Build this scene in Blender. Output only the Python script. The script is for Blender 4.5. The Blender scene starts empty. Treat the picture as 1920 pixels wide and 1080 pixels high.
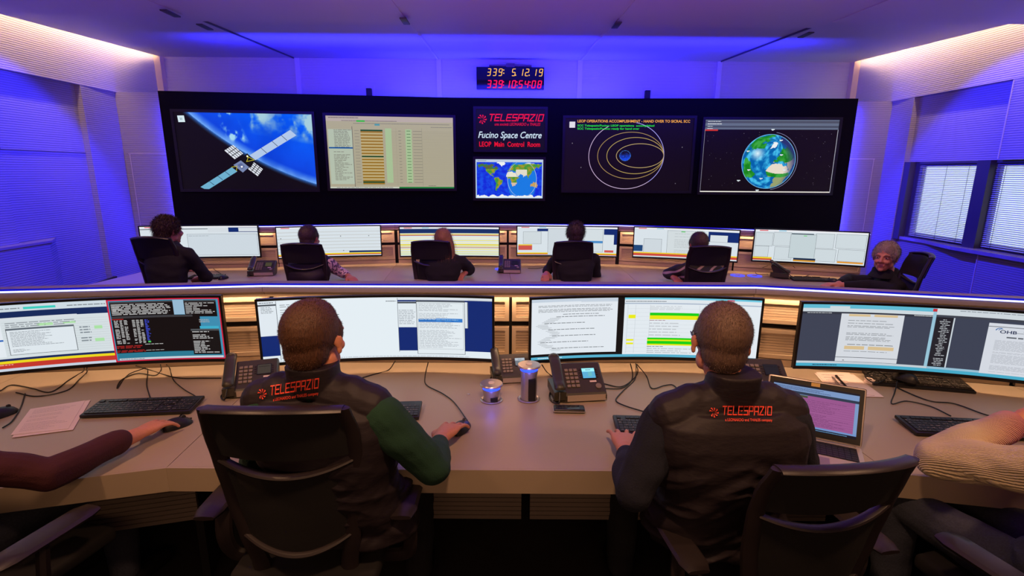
import bpy, bmesh, math, random
from math import sin, cos, pi, radians
from mathutils import Vector, Matrix, noise
from mathutils.bvhtree import BVHTree
random.seed(7)
SC = bpy.context.scene
COL = SC.collection
V = Vector

# ------------------------------------------------------------------ camera
FPX = 969.0; PITCH = radians(12.7); YAW = radians(0.83); ROLL = radians(0.3); CAMH = 1.76
def ray(px, py):
    u = (px-960)/FPX; v = (py-540)/FPX
    c, s = cos(ROLL), sin(ROLL)
    u, v = u*c+v*s, -u*s+v*c
    x = u; y = cos(PITCH)-v*sin(PITCH); z = -(sin(PITCH)+v*cos(PITCH))
    cy, sy = cos(YAW), sin(YAW)
    return V((x*cy+y*sy, -x*sy+y*cy, z))
def at_z(px, py, h):          # point of the photo that lies at height h
    d = ray(px, py); return V((0, 0, CAMH)) + d*((h-CAMH)/d.z)
def at_y(px, py, Y):          # point of the photo that lies at distance Y
    d = ray(px, py); return V((0, 0, CAMH)) + d*(Y/d.y)
cam_data = bpy.data.cameras.new('camera'); cam = bpy.data.objects.new('camera', cam_data); COL.objects.link(cam)
_b = ray(960, 540); _r = (ray(960+FPX, 540)-_b).normalized(); _u = (_b-ray(960, 540+FPX)).normalized()
cam.matrix_world = Matrix(((_r.x, _u.x, -_b.x, 0), (_r.y, _u.y, -_b.y, 0), (_r.z, _u.z, -_b.z, CAMH), (0, 0, 0, 1)))
cam_data.sensor_width = 36; cam_data.lens = FPX/1920*36; cam_data.clip_start = 0.05
SC.camera = cam
SC.view_settings.view_transform = 'Standard'; SC.view_settings.look = 'None'
SC.view_settings.exposure = 0.0; SC.view_settings.gamma = 1.0; SC.view_settings.use_curve_mapping = False
w = bpy.data.worlds.new('World'); SC.world = w; w.use_nodes = True
w.node_tree.nodes['Background'].inputs[0].default_value = (0.35, 0.25, 0.6, 1)
w.node_tree.nodes['Background'].inputs[1].default_value = 0.03

# ------------------------------------------------------------------ lights of the room and added fills
def light(kind, loc, aim, power, color, size=0.2, size_y=None, spread=None, angle=None, blend=0.3, name='light', along=None):
    d = bpy.data.lights.new(name, kind); d.energy = power; d.color = color
    if kind == 'AREA':
        d.size = size
        if size_y: d.shape = 'RECTANGLE'; d.size_y = size_y
        if spread: d.spread = radians(spread)
    elif kind == 'SPOT':
        d.shadow_soft_size = size; d.spot_size = radians(angle); d.spot_blend = blend
    else: d.shadow_soft_size = size
    o = bpy.data.objects.new(name, d); COL.objects.link(o); o.location = loc
    o.rotation_euler = (V(aim)-V(loc)).to_track_quat('-Z', 'Y').to_euler()
    if along:                      # local Y of the lamp runs along this direction
        z = (V(loc)-V(aim)).normalized(); y = V(along); y = (y-z*y.dot(z)).normalized(); x = y.cross(z)
        o.rotation_euler = Matrix((x, y, z)).transposed().to_euler()
    return o
BLUE = (0.018, 0.018, 1.0); WARM = (1.0, 0.60, 0.34); PEACH = (1.0, 0.62, 0.42); VIOLET = (0.55, 0.3, 1.0)
# warm cove strips above the ceiling edges, washing the side walls
for sx, cx in ((-1, -4.80), (1, 4.93)):
    light('AREA', (cx, 5.55, 3.46), (cx+sx*0.16, 5.55, 3.1), 36, PEACH, 0.04, 4.8, name='cove_light', along=(0, 1, 0))
# blue strips behind the video wall, washing the rear wall and the rear ceiling
light('AREA', (0.08, 7.62, 2.60), (0.08, 7.85, 3.3), 90, BLUE, 3.4, 0.05, name='blue_strip_light')
for sx, cx in ((-1, -4.34), (1, 4.66)):
    light('AREA', (cx, 7.04 if sx < 0 else 7.15, 1.6), (cx+sx*0.5, 7.23 if sx < 0 else 7.34, 1.6), 13, BLUE, 0.04, 2.0, name='blue_edge_light')
# blue wall washers on the ceiling near the middle of the room
light('SPOT', (-2.5, 5.5, 2.80), (-5.0, 5.1, 1.15), 620, BLUE, 0.04, angle=74, blend=0.22, name='blue_washer')
light('SPOT', (2.6, 5.6, 2.80), (5.15, 5.2, 1.20), 620, BLUE, 0.04, angle=74, blend=0.22, name='blue_washer')
light('AREA', (0, 6.3, 2.80), (0, 7.2, 3.4), 120, BLUE, 7.0, 0.3, name='blue_ceiling_fill')  # added unseen uplight below the facets, turns the rear ceiling blue
# added pinkish fills, tinting the walls beside the video wall and the rear corners
light('SPOT', (-3.0, 4.2, 2.9), (-4.7, 7.1, 1.7), 55, (1.0, 0.50, 0.72), 0.1, angle=50, blend=0.9, name='corner_fill')
light('SPOT', (3.2, 4.2, 2.9), (4.85, 7.1, 1.7), 55, (1.0, 0.50, 0.72), 0.1, angle=50, blend=0.9, name='corner_fill')
# warm ceiling lamps over the console rows
DESK = (1.0, 0.54, 0.29)
for x, y, tx, ty, p in ((-1.7, 0.9, -1.6, 2.0, 86), (0.1, 0.7, 0.1, 2.0, 105), (1.9, 0.9, 1.8, 2.0, 86)):
    light('SPOT', (x, y, 2.72), (tx, ty, 0.7), p, DESK, 0.07, angle=95, blend=0.8, name='desk_lamp')
for x in (-2.3, 0.1, 2.4):
    light('SPOT', (x, 3.7, 2.9), (x*1.1, 5.1, 0.7), 75, DESK, 0.08, angle=90, blend=0.8, name='desk_lamp')
light('AREA', (0.0, -1.6, 2.1), (0.0, 2.0, 0.6), 22, DESK, 4.0, 0.5, name='room_fill')  # added unseen fill behind the camera, brightens backs and knee panels
light('AREA', (0.0, 2.6, 1.9), (0.0, 4.2, 3.2), 50, (0.50, 0.10, 1.0), 6.0, 0.6, name='violet_ceiling_fill')  # added unseen uplight, tints the front ceiling facets purple

# ------------------------------------------------------------------ materials
def lin(c):
    c = c/255.0
    return c/12.92 if c <= 0.04045 else ((c+0.055)/1.055)**2.4
def rgb(*c): return (lin(c[0]), lin(c[1]), lin(c[2]), 1.0)
MATS = {}
def mat(name, color, rough=0.5, metal=0.0, emit=None, strength=0.0, bump=0.0, bscale=200.0, spec=0.5, mottled=0.0, stretch=None, alpha=1.0, coat=0.0):
    m = bpy.data.materials.new(name); m.use_nodes = True; MATS[name] = m
    nt = m.node_tree; b = nt.nodes['Principled BSDF']
    b.inputs['Base Color'].default_value = color; b.inputs['Roughness'].default_value = rough
    b.inputs['Metallic'].default_value = metal; b.inputs['Specular IOR Level'].default_value = spec
    b.inputs['Coat Weight'].default_value = coat
    if emit: b.inputs['Emission Color'].default_value = emit; b.inputs['Emission Strength'].default_value = strength
    b.inputs['Alpha'].default_value = alpha
    tc = nt.nodes.new('ShaderNodeTexCoord'); mp = nt.nodes.new('ShaderNodeMapping'); nt.links.new(tc.outputs['Object'], mp.inputs[0])
    if stretch: mp.inputs['Scale'].default_value = stretch
    n = nt.nodes.new('ShaderNodeTexNoise'); n.inputs['Scale'].default_value = bscale; n.inputs['Detail'].default_value = 3
    nt.links.new(mp.outputs[0], n.inputs[0])
    if bump > 0:
        bp = nt.nodes.new('ShaderNodeBump'); bp.inputs['Strength'].default_value = bump; bp.inputs['Distance'].default_value = 0.004
        nt.links.new(n.outputs['Fac'], bp.inputs['Height']); nt.links.new(bp.outputs[0], b.inputs['Normal'])
    mr = nt.nodes.new('ShaderNodeMix'); mr.data_type = 'RGBA'
    k = 1.0-mottled if mottled else 0.96
    mr.inputs[6].default_value = tuple(c*k for c in color[:3])+(1,); mr.inputs[7].default_value = tuple(min(1, c*(2-k)) for c in color[:3])+(1,)
    nt.links.new(n.outputs['Fac'], mr.inputs[0]); nt.links.new(mr.outputs[2], b.inputs['Base Color'])
    return m
def ribbed(name, color, pitch=0.024, depth=0.6, dark=0.72):
    m = bpy.data.materials.new(name); m.use_nodes = True; nt = m.node_tree; b = nt.nodes['Principled BSDF']
    b.inputs['Roughness'].default_value = 0.75
    tc = nt.nodes.new('ShaderNodeTexCoord'); sp = nt.nodes.new('ShaderNodeSeparateXYZ'); nt.links.new(tc.outputs['Object'], sp.inputs[0])
    md = nt.nodes.new('ShaderNodeMath'); md.operation = 'MULTIPLY'; md.inputs[1].default_value = 1/pitch; nt.links.new(sp.outputs[2], md.inputs[0])
    fr = nt.nodes.new('ShaderNodeMath'); fr.operation = 'FRACT'; nt.links.new(md.outputs[0], fr.inputs[0])
    rp = nt.nodes.new('ShaderNodeValToRGB'); rp.color_ramp.elements[0].position = 0.0; rp.color_ramp.elements[0].color = (0, 0, 0, 1)
    rp.color_ramp.elements[1].position = 0.28; rp.color_ramp.elements[1].color = (1, 1, 1, 1)
    e = rp.color_ramp.elements.new(0.86); e.color = (1, 1, 1, 1); e = rp.color_ramp.elements.new(1.0); e.color = (0, 0, 0, 1)
    nt.links.new(fr.outputs[0], rp.inputs[0])
    mx = nt.nodes.new('ShaderNodeMix'); mx.data_type = 'RGBA'
    mx.inputs[6].default_value = tuple(c*dark for c in color[:3])+(1,); mx.inputs[7].default_value = color
    nt.links.new(rp.outputs[0], mx.inputs[0]); nt.links.new(mx.outputs[2], b.inputs['Base Color'])
    bp = nt.nodes.new('ShaderNodeBump'); bp.inputs['Strength'].default_value = depth; bp.inputs['Distance'].default_value = 0.006
    nt.links.new(rp.outputs[0], bp.inputs['Height']); nt.links.new(bp.outputs[0], b.inputs['Normal'])
    return m
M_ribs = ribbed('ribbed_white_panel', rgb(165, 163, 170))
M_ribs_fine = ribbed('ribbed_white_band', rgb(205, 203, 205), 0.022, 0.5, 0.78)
M_white = mat('white_panel', rgb(214, 212, 216), 0.45)
M_ceil = mat('ceiling_panel', rgb(205, 200, 208), 0.5)
M_carpet = mat('dark_carpet', rgb(26, 20, 22), 0.95, bump=0.6, bscale=300)
M_black = mat('black_matt', rgb(10, 9, 11), 0.65)
M_gap = mat('dark_gap', rgb(16, 13, 14), 0.9)
M_vw = mat('black_video_wall_panel', rgb(9, 7, 10), 0.85, spec=0.15)
M_desk = mat('grey_laminate', rgb(160, 144, 124), 0.42, bump=0.05, bscale=900)
M_apron = mat('grey_laminate_edge', rgb(120, 108, 98), 0.5)
M_louvre = mat('oak_tone_slat', rgb(185, 165, 142), 0.5, bscale=3)
M_fascia = mat('lilac_grey_fascia', rgb(150, 138, 150), 0.45)
M_cream = mat('cream_trim', rgb(225, 205, 175), 0.5)
M_led = mat('led_strip', rgb(235, 235, 255), 0.4, emit=(0.35, 0.42, 1.0, 1), strength=2.6)
M_lip = mat('blue_acrylic', rgb(20, 20, 150), 0.15, emit=(0.0, 0.0, 0.6, 1), strength=0.35)
M_plastic = mat('black_plastic', rgb(24, 22, 23), 0.42, bump=0.1, bscale=900)
M_bezel = mat('black_bezel', rgb(12, 12, 14), 0.35)
M_key = mat('key_cap', rgb(34, 32, 32), 0.4)
M_keylight = mat('key_cap_phone', rgb(128, 116, 102), 0.35)
M_phone = mat('phone_body', rgb(54, 50, 36), 0.38)
M_phone_grey = mat('phone_grey', rgb(165, 150, 138), 0.4)
M_silver = mat('brushed_silver', rgb(176, 168, 165), 0.32, metal=0.7)
M_alu = mat('silver_laptop', rgb(190, 178, 172), 0.38, metal=0.35)
M_blueglow = mat('blue_ring_glow', rgb(20, 30, 255), 0.3, emit=(0.015, 0.045, 1.0, 1), strength=3.5)
M_paper = mat('paper', rgb(225, 205, 200), 0.8)
M_ink = mat('pencil_writing', rgb(120, 105, 115), 0.9)
M_cable = mat('black_cable', rgb(14, 12, 12), 0.45)
M_frame = mat('chair_frame', rgb(40, 33, 34), 0.38, bump=0.08, bscale=700, spec=0.5)
M_fabric = mat('chair_fabric', rgb(17, 14, 15), 0.9, bump=0.3, bscale=900)
M_leather = mat('black_leather', rgb(26, 26, 28), 0.35)
M_winframe = mat('window_frame', rgb(70, 66, 78), 0.45)
M_blind = mat('blind_slat', rgb(190, 195, 190), 0.45)
M_marble = mat('polished_sill', rgb(150, 145, 165), 0.15, mottled=0.25, bscale=6)
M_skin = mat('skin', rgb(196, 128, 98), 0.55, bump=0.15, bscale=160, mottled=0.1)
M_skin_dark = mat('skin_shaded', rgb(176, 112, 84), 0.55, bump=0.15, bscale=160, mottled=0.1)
M_white_em = mat('daylight_beyond_glass', rgb(220, 230, 215), 0.8, emit=(0.66, 0.78, 0.60, 1), strength=1.25)

def fabric(name, c, **k): return mat(name, rgb(*c), k.pop('rough', 0.85), bump=k.pop('bump', 0.5), bscale=k.pop('bscale', 60), **k)

def screen_material(name, strength):
    m = bpy.data.materials.new(name); m.use_nodes = True; nt = m.node_tree; b = nt.nodes['Principled BSDF']
    a = nt.nodes.new('ShaderNodeAttribute'); a.attribute_name = 'Col'
    b.inputs['Base Color'].default_value = (0.01, 0.01, 0.012, 1); b.inputs['Roughness'].default_value = 0.4
    b.inputs['Specular IOR Level'].default_value = 0.08
    nt.links.new(a.outputs['Color'], b.inputs['Emission Color']); b.inputs['Emission Strength'].default_value = strength
    return m
M_screen = screen_material('monitor_picture', 1.0)
M_wallscreen = screen_material('video_wall_picture', 1.0)

# ------------------------------------------------------------------ object helpers
def link(name, me, m=None, parent=None):
    o = bpy.data.objects.new(name, me); COL.objects.link(o)
    if m and not me.materials: me.materials.append(m)
    if parent is not None: o.parent = parent
    return o
def tag(o, label=None, cat=None, group=None, kind=None):
    if label: o['label'] = label
    if cat: o['category'] = cat
    if group: o['group'] = group
    if kind: o['kind'] = kind
    return o
def thing(name, label, cat, loc=(0, 0, 0), rz=0.0, group=None):
    o = bpy.data.objects.new(name, None); COL.objects.link(o); o.location = loc; o.rotation_euler = (0, 0, rz)
    o.empty_display_size = 0.1
    return tag(o, label, cat, group)
def copy_tree(o, parent=None):
    c = o.copy(); COL.objects.link(c)
    if parent is not None: c.parent = parent
    for ch in list(o.children): copy_tree(ch, c)
    return c

class G:
    """collects shapes and links them as ONE mesh object"""
    def __init__(s): s.v = []; s.f = []; s.sm = []
    def add(s, vs, fs, smooth=False, M=None):
        n = len(s.v)
        s.v += [tuple(M @ V(p)) if M else tuple(p) for p in vs]
        s.f += [tuple(i+n for i in f) for f in fs]; s.sm += [smooth]*len(fs)
        return s
    def box(s, x0, x1, y0, y1, z0, z1, M=None):
        vs = [(x, y, z) for z in (z0, z1) for y in (y0, y1) for x in (x0, x1)]
        return s.add(vs, [(0, 2, 3, 1), (4, 5, 7, 6), (0, 1, 5, 4), (2, 6, 7, 3), (0, 4, 6, 2), (1, 3, 7, 5)], M=M)
    def bbox(s, x0, x1, y0, y1, z0, z1, r=0.005, M=None, seg=2):
        bm = bmesh.new(); bmesh.ops.create_cube(bm, size=1)
        for v in bm.verts: v.co = V(((x0+x1)/2+v.co.x*(x1-x0), (y0+y1)/2+v.co.y*(y1-y0), (z0+z1)/2+v.co.z*(z1-z0)))
        bmesh.ops.bevel(bm, geom=bm.edges[:]+bm.verts[:], offset=r, segments=seg, profile=0.6, affect='EDGES')
        bm.verts.index_update()
        s.add([v.co.copy() for v in bm.verts], [[v.index for v in f.verts] for f in bm.faces], True, M); bm.free(); return s
    def prism(s, pts, z0, z1, M=None):
        n = len(pts)
        vs = [(p[0], p[1], z0) for p in pts]+[(p[0], p[1], z1) for p in pts]
        return s.add(vs, [tuple(range(n))[::-1], tuple(range(n, 2*n))]+[(i, (i+1) % n, n+(i+1) % n, n+i) for i in range(n)], M=M)
    def loft(s, rings, smooth=True, cap=True, M=None, closed=True):
        n = len(rings[0]); vs = [p for r in rings for p in r]; fs = []
        for k in range(len(rings)-1):
            for i in range(n if closed else n-1):
                j = (i+1) % n; fs.append((k*n+i, k*n+j, (k+1)*n+j, (k+1)*n+i))
        if cap: fs += [tuple(range(n))[::-1], tuple(range((len(rings)-1)*n, len(rings)*n))]
        return s.add(vs, fs, smooth, M)
    def tube(s, pts, r, n=8, M=None, flat=1.0):
        pts = [V(p) for p in pts]; rings = []
        up = V((0, 0, 1)); prev = None
        for i, p in enumerate(pts):
            t = (pts[min(i+1, len(pts)-1)]-pts[max(i-1, 0)]).normalized()
            a = up if prev is None else prev
            if abs(t.dot(a)) > 0.98: a = V((1, 0, 0))
            x = t.cross(a).normalized(); y = x.cross(t).normalized(); prev = y
            rr = r[i] if isinstance(r, (list, tuple)) else r
            rings.append([p+x*cos(2*pi*k/n)*rr+y*sin(2*pi*k/n)*rr*flat for k in range(n)])
        return s.loft(rings, M=M)
    def lathe(s, prof, n=28, M=None, smooth=True):
        rings = [[(r*cos(2*pi*k/n), r*sin(2*pi*k/n), z) for k in range(n)] for r, z in prof]
        return s.loft(rings, smooth, M=M)
    def grid(s, fn, nu, nv, smooth=True, M=None):
        vs = [fn(i/nu, j/nv) for j in range(nv+1) for i in range(nu+1)]
        return s.add(vs, [(j*(nu+1)+i, j*(nu+1)+i+1, (j+1)*(nu+1)+i+1, (j+1)*(nu+1)+i) for j in range(nv) for i in range(nu)], smooth, M)
    def slab(s, fn, th, nu, nv, M=None):     # a thick curved sheet: fn(u,v) -> (point, normal)
        a = [[fn(i/nu, j/nv) for i in range(nu+1)] for j in range(nv+1)]
        vs = [V(p)+V(n)*th/2 for r in a for p, n in r]+[V(p)-V(n)*th/2 for r in a for p, n in r]
        N = (nu+1)*(nv+1); W = nu+1; fs = []
        for j in range(nv):
            for i in range(nu):
                q = (j*W+i, j*W+i+1, (j+1)*W+i+1, (j+1)*W+i); fs.append(q); fs.append(tuple(N+k for k in q[::-1]))
        for i in range(nu):
            fs.append((i, N+i, N+i+1, i+1)); b = nv*W; fs.append((b+i, b+i+1, N+b+i+1, N+b+i))
        for j in range(nv):
            fs.append((j*W, (j+1)*W, N+(j+1)*W, N+j*W)); fs.append((j*W+nu, N+j*W+nu, N+(j+1)*W+nu, (j+1)*W+nu))
        return s.add(vs, fs, True, M)
    def mesh(s, name):
        me = bpy.data.meshes.new(name); me.from_pydata(s.v, [], s.f)
        me.polygons.foreach_set('use_smooth', s.sm); me.update(); return me
    def build(s, name, m, parent=None, fix=True):
        me = s.mesh(name)
        if fix:
            bm = bmesh.new(); bm.from_mesh(me); bmesh.ops.recalc_face_normals(bm, faces=bm.faces); bm.to_mesh(me); bm.free()
        o = link(name, me, m, parent)
        if any(s.sm):
            md = None
            try: me.set_sharp_from_angle(angle=radians(38))
            except Exception: pass
        return o
def struct(name, g, m):
    return tag(g.build(name, m), kind='structure')
def spline(pts, k=8):
    P = [V(p) for p in pts]; P = [P[0]*2-P[1]]+P+[P[-1]*2-P[-2]]; out = []
    for i in range(1, len(P)-2):
        for j in range(k):
            t = j/k; a, b, c, d = P[i-1:i+3]
            out.append(0.5*((2*b)+(c-a)*t+(2*a-5*b+4*c-d)*t*t+(3*b-a-3*c+d)*t**3))
    return out+[P[-2]]

# ------------------------------------------------------------------ flat pictures made of coloured facets
_tc = {}
def text_faces(body, shear=0.0, bold=0.0, spacing=1.0):
    k = (body, shear, bold, spacing)
    if k in _tc: return _tc[k]
    cu = bpy.data.curves.new('t', 'FONT'); cu.body = body; cu.size = 1; cu.shear = shear; cu.offset = bold; cu.space_character = spacing
    cu.fill_mode = 'FRONT'; cu.resolution_u = 3
    o = bpy.data.objects.new('t', cu); COL.objects.link(o); bpy.context.view_layer.update()
    me = bpy.data.meshes.new_from_object(o)
    vs = [(v.co.x, v.co.y) for v in me.vertices]; fs = [tuple(p.vertices) for p in me.polygons]
    bpy.data.objects.remove(o); bpy.data.curves.remove(cu); bpy.data.meshes.remove(me)
    x0 = min(v[0] for v in vs); x1 = max(v[0] for v in vs)
    _tc[k] = ([(x-x0, y) for x, y in vs], fs, x1-x0); return _tc[k]
SEG = {'0': 'abcdef', '1': 'fe', '2': 'abged', '3': 'abgcd', '4': 'fgbc', '5': 'afgcd', '8': 'abcdefg', '9': 'abcdfg'}
SEGL = {'a': ((0, 2), (1, 2)), 'b': ((1, 2), (1, 1)), 'c': ((1, 1), (1, 0)), 'd': ((0, 0), (1, 0)), 'e': ((0, 0), (0, 1)), 'f': ((0, 1), (0, 2)), 'g': ((0, 1), (1, 1))}
LOGO = {'T': [[(0, 1), (1, 1)], [(.5, 1), (.5, 0)]], 'E': [[(1, 1), (0, 1), (0, 0), (1, 0)], [(0, .5), (.9, .5)]], 'L': [[(0, 1), (0, 0), (.95, 0)]],
        'S': [[(1, 1), (0, 1), (0, .5), (1, .5), (1, 0), (0, 0)]], 'P': [[(0, 0), (0, 1), (1, 1), (1, .45), (0, .45)]],
        'A': [[(0, 0), (0, 1), (1, 1), (1, 0)], [(0, .42), (1, .42)]], 'Z': [[(0, 1), (1, 1), (0, 0), (1, 0)]], 'I': [[(.5, 0), (.5, 1)]],
        'O': [[(0, 0), (0, 1), (1, 1), (1, 0), (0, 0)]]}
def stroke_quads(a, b, t):
    a = V(a).to_2d() if len(a) > 2 else V(a); b = V(b)
    d = (b-a).normalized(); n = V((-d.y, d.x))*t/2; e = d*t/2
    return [a-e+n, a-e-n, b+e-n, b+e+n]
def logo_polys(h, t=0.17, shear=0.28, gap=0.30, wide=0.80):
    """the squared lettering of the sign, as 2D polygons; height h, origin at lower left"""
    out = []; x = 0
    for ch in 'TELESPAZIO':
        wd = 0.25 if ch == 'I' else wide
        for st in LOGO[ch]:
            for a, b in zip(st, st[1:]):
                A = V((a[0]*wd, a[1])); B = V((b[0]*wd, b[1]))
                out.append([((x+p.x+shear*p.y)*h, p.y*h) for p in stroke_quads(A, B, t)])
        x += wd+gap
    return out, (x-gap)*h
def swirl_polys(cx, cy, r):
    """round emblem: nine petals curving out of a small hole"""
    out = []
    for k in range(9):
        if k in (4,): continue
        a = 2*pi*k/9+0.25; L = r*(1.0 if k % 2 == 0 else 0.92)
        pts = []
        for s_, w0 in ((-1, 1), (1, -1)):
            rng = [0.22, 0.45, 0.7, 0.92] if s_ < 0 else [0.92, 0.7, 0.45, 0.22]
            for q in rng:
                wv = 0.04+0.19*q; aa = a+0.45*q+s_*wv*0.8
                pts.append((cx+L*q*cos(aa), cy+L*q*sin(aa)))
        out.append(pts)
    return out
class Pic:
    def __init__(s, fn, eps=0.0004, seg=1):
        s.fn = fn; s.eps = eps; s.seg = seg; s.v = []; s.f = []; s.c = []
    def _add(s, pts, f, col, lv):
        n = len(s.v); s.v += [tuple(s.fn(u, v, lv*s.eps)) for u, v in pts]
        s.f += [tuple(i+n for i in q) for q in f]
        c = rgb(*col) if max(col) > 1.0001 or max(col) == 0 else tuple(col)+(1,)
        s.c += [c]*len(f)
    def rect(s, u0, v0, u1, v1, col, lv=1):
        k = max(1, int(math.ceil(abs(u1-u0)*s.seg))); pts = []; f = []
        for i in range(k+1):
            u = u0+(u1-u0)*i/k; pts += [(u, v0), (u, v1)]
        for i in range(k): f.append((2*i, 2*i+2, 2*i+3, 2*i+1))
        s._add(pts, f, col, lv)
    def box(s, u0, v0, u1, v1, col, lv=1, t=0.003, ar=3.3):     # outline
        s.rect(u0, v0, u1, v0+t*ar, col, lv); s.rect(u0, v1-t*ar, u1, v1, col, lv)
        s.rect(u0, v0, u0+t, v1, col, lv); s.rect(u1-t, v0, u1, v1, col, lv)
    def poly(s, pts, col, lv=1): s._add(pts, [tuple(range(len(pts)))], col, lv)
    def ring(s, cx, cy, rx, ry, t, col, lv=1, n=72, a0=0, a1=2*pi, ty=None):
        ty = ty or t; pts = []
        for i in range(n+1):
            a = a0+(a1-a0)*i/n
            pts += [(cx+(rx-t/2)*cos(a), cy+(ry-ty/2)*sin(a)), (cx+(rx+t/2)*cos(a), cy+(ry+ty/2)*sin(a))]
        s._add(pts, [(2*i, 2*i+1, 2*i+3, 2*i+2) for i in range(n)], col, lv)
    def text(s, body, u, v, h, width, col, lv=2, shear=0.0, bold=0.0):
        vs, fs, W = text_faces(body, shear, bold)
        s._add([(u+x/W*width, v+y*h/0.72) for x, y in vs], fs, col, lv)
    def scribble(s, u0, v0, u1, v1, rows, col, lv=2, fill=0.6, wd=0.03, th=0.45, left=0.0, seed=1):
        if rows < 1: return
        r = random.Random(seed); dv = (v1-v0)/rows
        for i in range(rows):
            v = v1-(i+1)*dv+dv*(1-th)/2; u = u0+(r.random()*left*(u1-u0) if left else 0)
            end = u0+(u1-u0)*(fill+(1-fill)*r.random())
            if r.random() < 0.08: continue
            while u < end:
                l = wd*(0.3+r.random()); e = min(u+l, end)
                s.rect(u, v, e, v+dv*th, col, lv); u = e+wd*0.16
    def grid(s, fn, nu, nv, u0=0, v0=0, u1=1, v1=1, lv=0):
        n = len(s.v)
        for j in range(nv+1):
            for i in range(nu+1): s.v.append(tuple(s.fn(u0+(u1-u0)*i/nu, v0+(v1-v0)*j/nv, lv*s.eps)))
        for j in range(nv):
            for i in range(nu):
                a = n+j*(nu+1)+i; s.f.append((a, a+1, a+nu+2, a+nu+1))
                c = fn(u0+(u1-u0)*(i+.5)/nu, v0+(v1-v0)*(j+.5)/nv); s.c.append(rgb(*c))
    def build(s, name, m, parent):
        me = bpy.data.meshes.new(name); me.from_pydata(s.v, [], s.f)
        ca = me.color_attributes.new('Col', 'FLOAT_COLOR', 'CORNER'); k = 0; buf = []
        for p, c in zip(me.polygons, s.c): buf += list(c)*p.loop_total
        ca.data.foreach_set('color', buf); me.update()
        return link(name, me, m, parent)
# ------------------------------------------------------------------ the room
XL, XR, YB = -5.0, 5.15, 8.04
struct('floor', G().box(-5.4, 5.6, -2.5, 8.3, -0.1, 0), M_carpet)
struct('ceiling', G().box(-5.3, 5.5, -2.5, 8.3, 3.70, 3.80), M_ceil)
struct('wall_back', G().box(-5.2, 5.4, YB, YB+0.15, 0, 3.7), M_ribs_fine)
# left wall: upper band, pier, bay with blue wash, sill box
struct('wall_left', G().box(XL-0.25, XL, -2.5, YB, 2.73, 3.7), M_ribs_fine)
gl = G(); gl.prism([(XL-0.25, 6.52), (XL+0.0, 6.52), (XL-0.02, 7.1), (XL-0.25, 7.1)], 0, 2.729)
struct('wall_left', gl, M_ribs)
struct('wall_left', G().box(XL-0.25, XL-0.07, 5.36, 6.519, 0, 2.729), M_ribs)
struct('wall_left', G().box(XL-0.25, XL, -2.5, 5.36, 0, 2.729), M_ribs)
struct('trim_1', G().box(XL-0.001, XL+0.012, -2.5, 5.355, 1.955, 1.963).box(XL-0.069, XL-0.06, 5.361, 6.515, 1.952, 1.956), M_winframe)
struct('trim_2', G().prism([(XL-0.06, 5.86), (XL+0.10, 5.60), (XL+0.10, 3.0), (XL-0.06, 3.0)], 0.0, 0.985), M_ribs)
struct('trim_3', G().prism([(XL-0.06, 5.88), (XL+0.12, 5.61), (XL+0.12, 3.0), (XL-0.06, 3.0)], 0.986, 1.01), M_fascia)
# right wall with the window bay
struct('wall_right', G().box(XR, XR+0.25, -2.5, YB, 2.70, 3.7), M_ribs_fine)
struct('wall_right', G().prism([(XR+0.25, 6.80), (XR, 6.80), (XR+0.02, 7.2), (XR+0.25, 7.2)], 0, 2.699), M_ribs)
W0, W1, WZ0, WZ1 = 3.6, 6.70, 0.96, 1.905
struct('wall_right', G().box(XR+0.07, XR+0.25, 5.50, 6.799, WZ1+0.001, 2.699).box(XR+0.07, XR+0.25, 5.50, 6.799, 0, WZ0-0.04), M_ribs)
struct('wall_right', G().box(XR, XR+0.25, -2.5, 5.499, WZ1+0.001, 2.699).box(XR, XR+0.25, -2.5, 5.499, 0, WZ0-0.04).box(XR, XR+0.25, -2.5, W0, WZ0-0.04, WZ1), M_ribs)
struct('trim_4', G().box(XR-0.008, XR-0.001, 5.488, 5.498, 0, WZ0-0.05).box(XR-0.008, XR-0.001, 5.488, 5.498, WZ1+0.01, 2.69), M_white)
# window: dark reveal, two sashes, blue lit mullions, sill
for (a, b, nm) in ((5.74, 6.62, 'window_1'), (4.55, 5.58, 'window_2')):
    x = XR+0.115
    fr = tag(G().box(x-0.02, x+0.02, a, b, WZ1-0.06, WZ1-0.002).box(x-0.02, x+0.02, a, b, WZ0, WZ0+0.06).box(x-0.02, x+0.02, a, a+0.035, WZ0+0.06, WZ1-0.06).box(x-0.02, x+0.02, b-0.035, b, WZ0+0.06, WZ1-0.06).build(nm, M_winframe), kind='structure')
    G().box(x-0.004, x+0.004, a+0.035, b-0.035, WZ0+0.06, WZ1-0.06).build('window_pane', None or mat('window_glass', rgb(235, 245, 240), 0.03, alpha=0.12), fr)
    G().box(x-0.026, x-0.021, a+0.01, a+0.022, 1.25, 1.33).build('window_handle', M_silver, fr)
struct('trim_5', G().box(XR+0.095, XR+0.135, 6.62, 6.70, WZ0, WZ1).box(XR+0.01, XR+0.135, 5.581, 5.739, WZ0, WZ1).box(XR+0.012, XR+0.135, 6.70, 6.799, WZ0-0.04, WZ1+0.001), M_winframe)
struct('trim_6', G().prism([(XR-0.10, 3.0), (XR+0.25, 3.0), (XR+0.25, 6.79), (XR+0.03, 6.79), (XR+0.03, 6.3), (XR-0.10, 5.75)], WZ0-0.039, WZ0-0.001), M_marble)
struct('wall_right', G().box(XR+1.0, XR+1.05, 2.5, 16.0, -0.5, 4.5), M_white_em)     # glowing card, not a wall, added as pale overcast outdoors beyond the glass
bm_blind = 0
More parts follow.
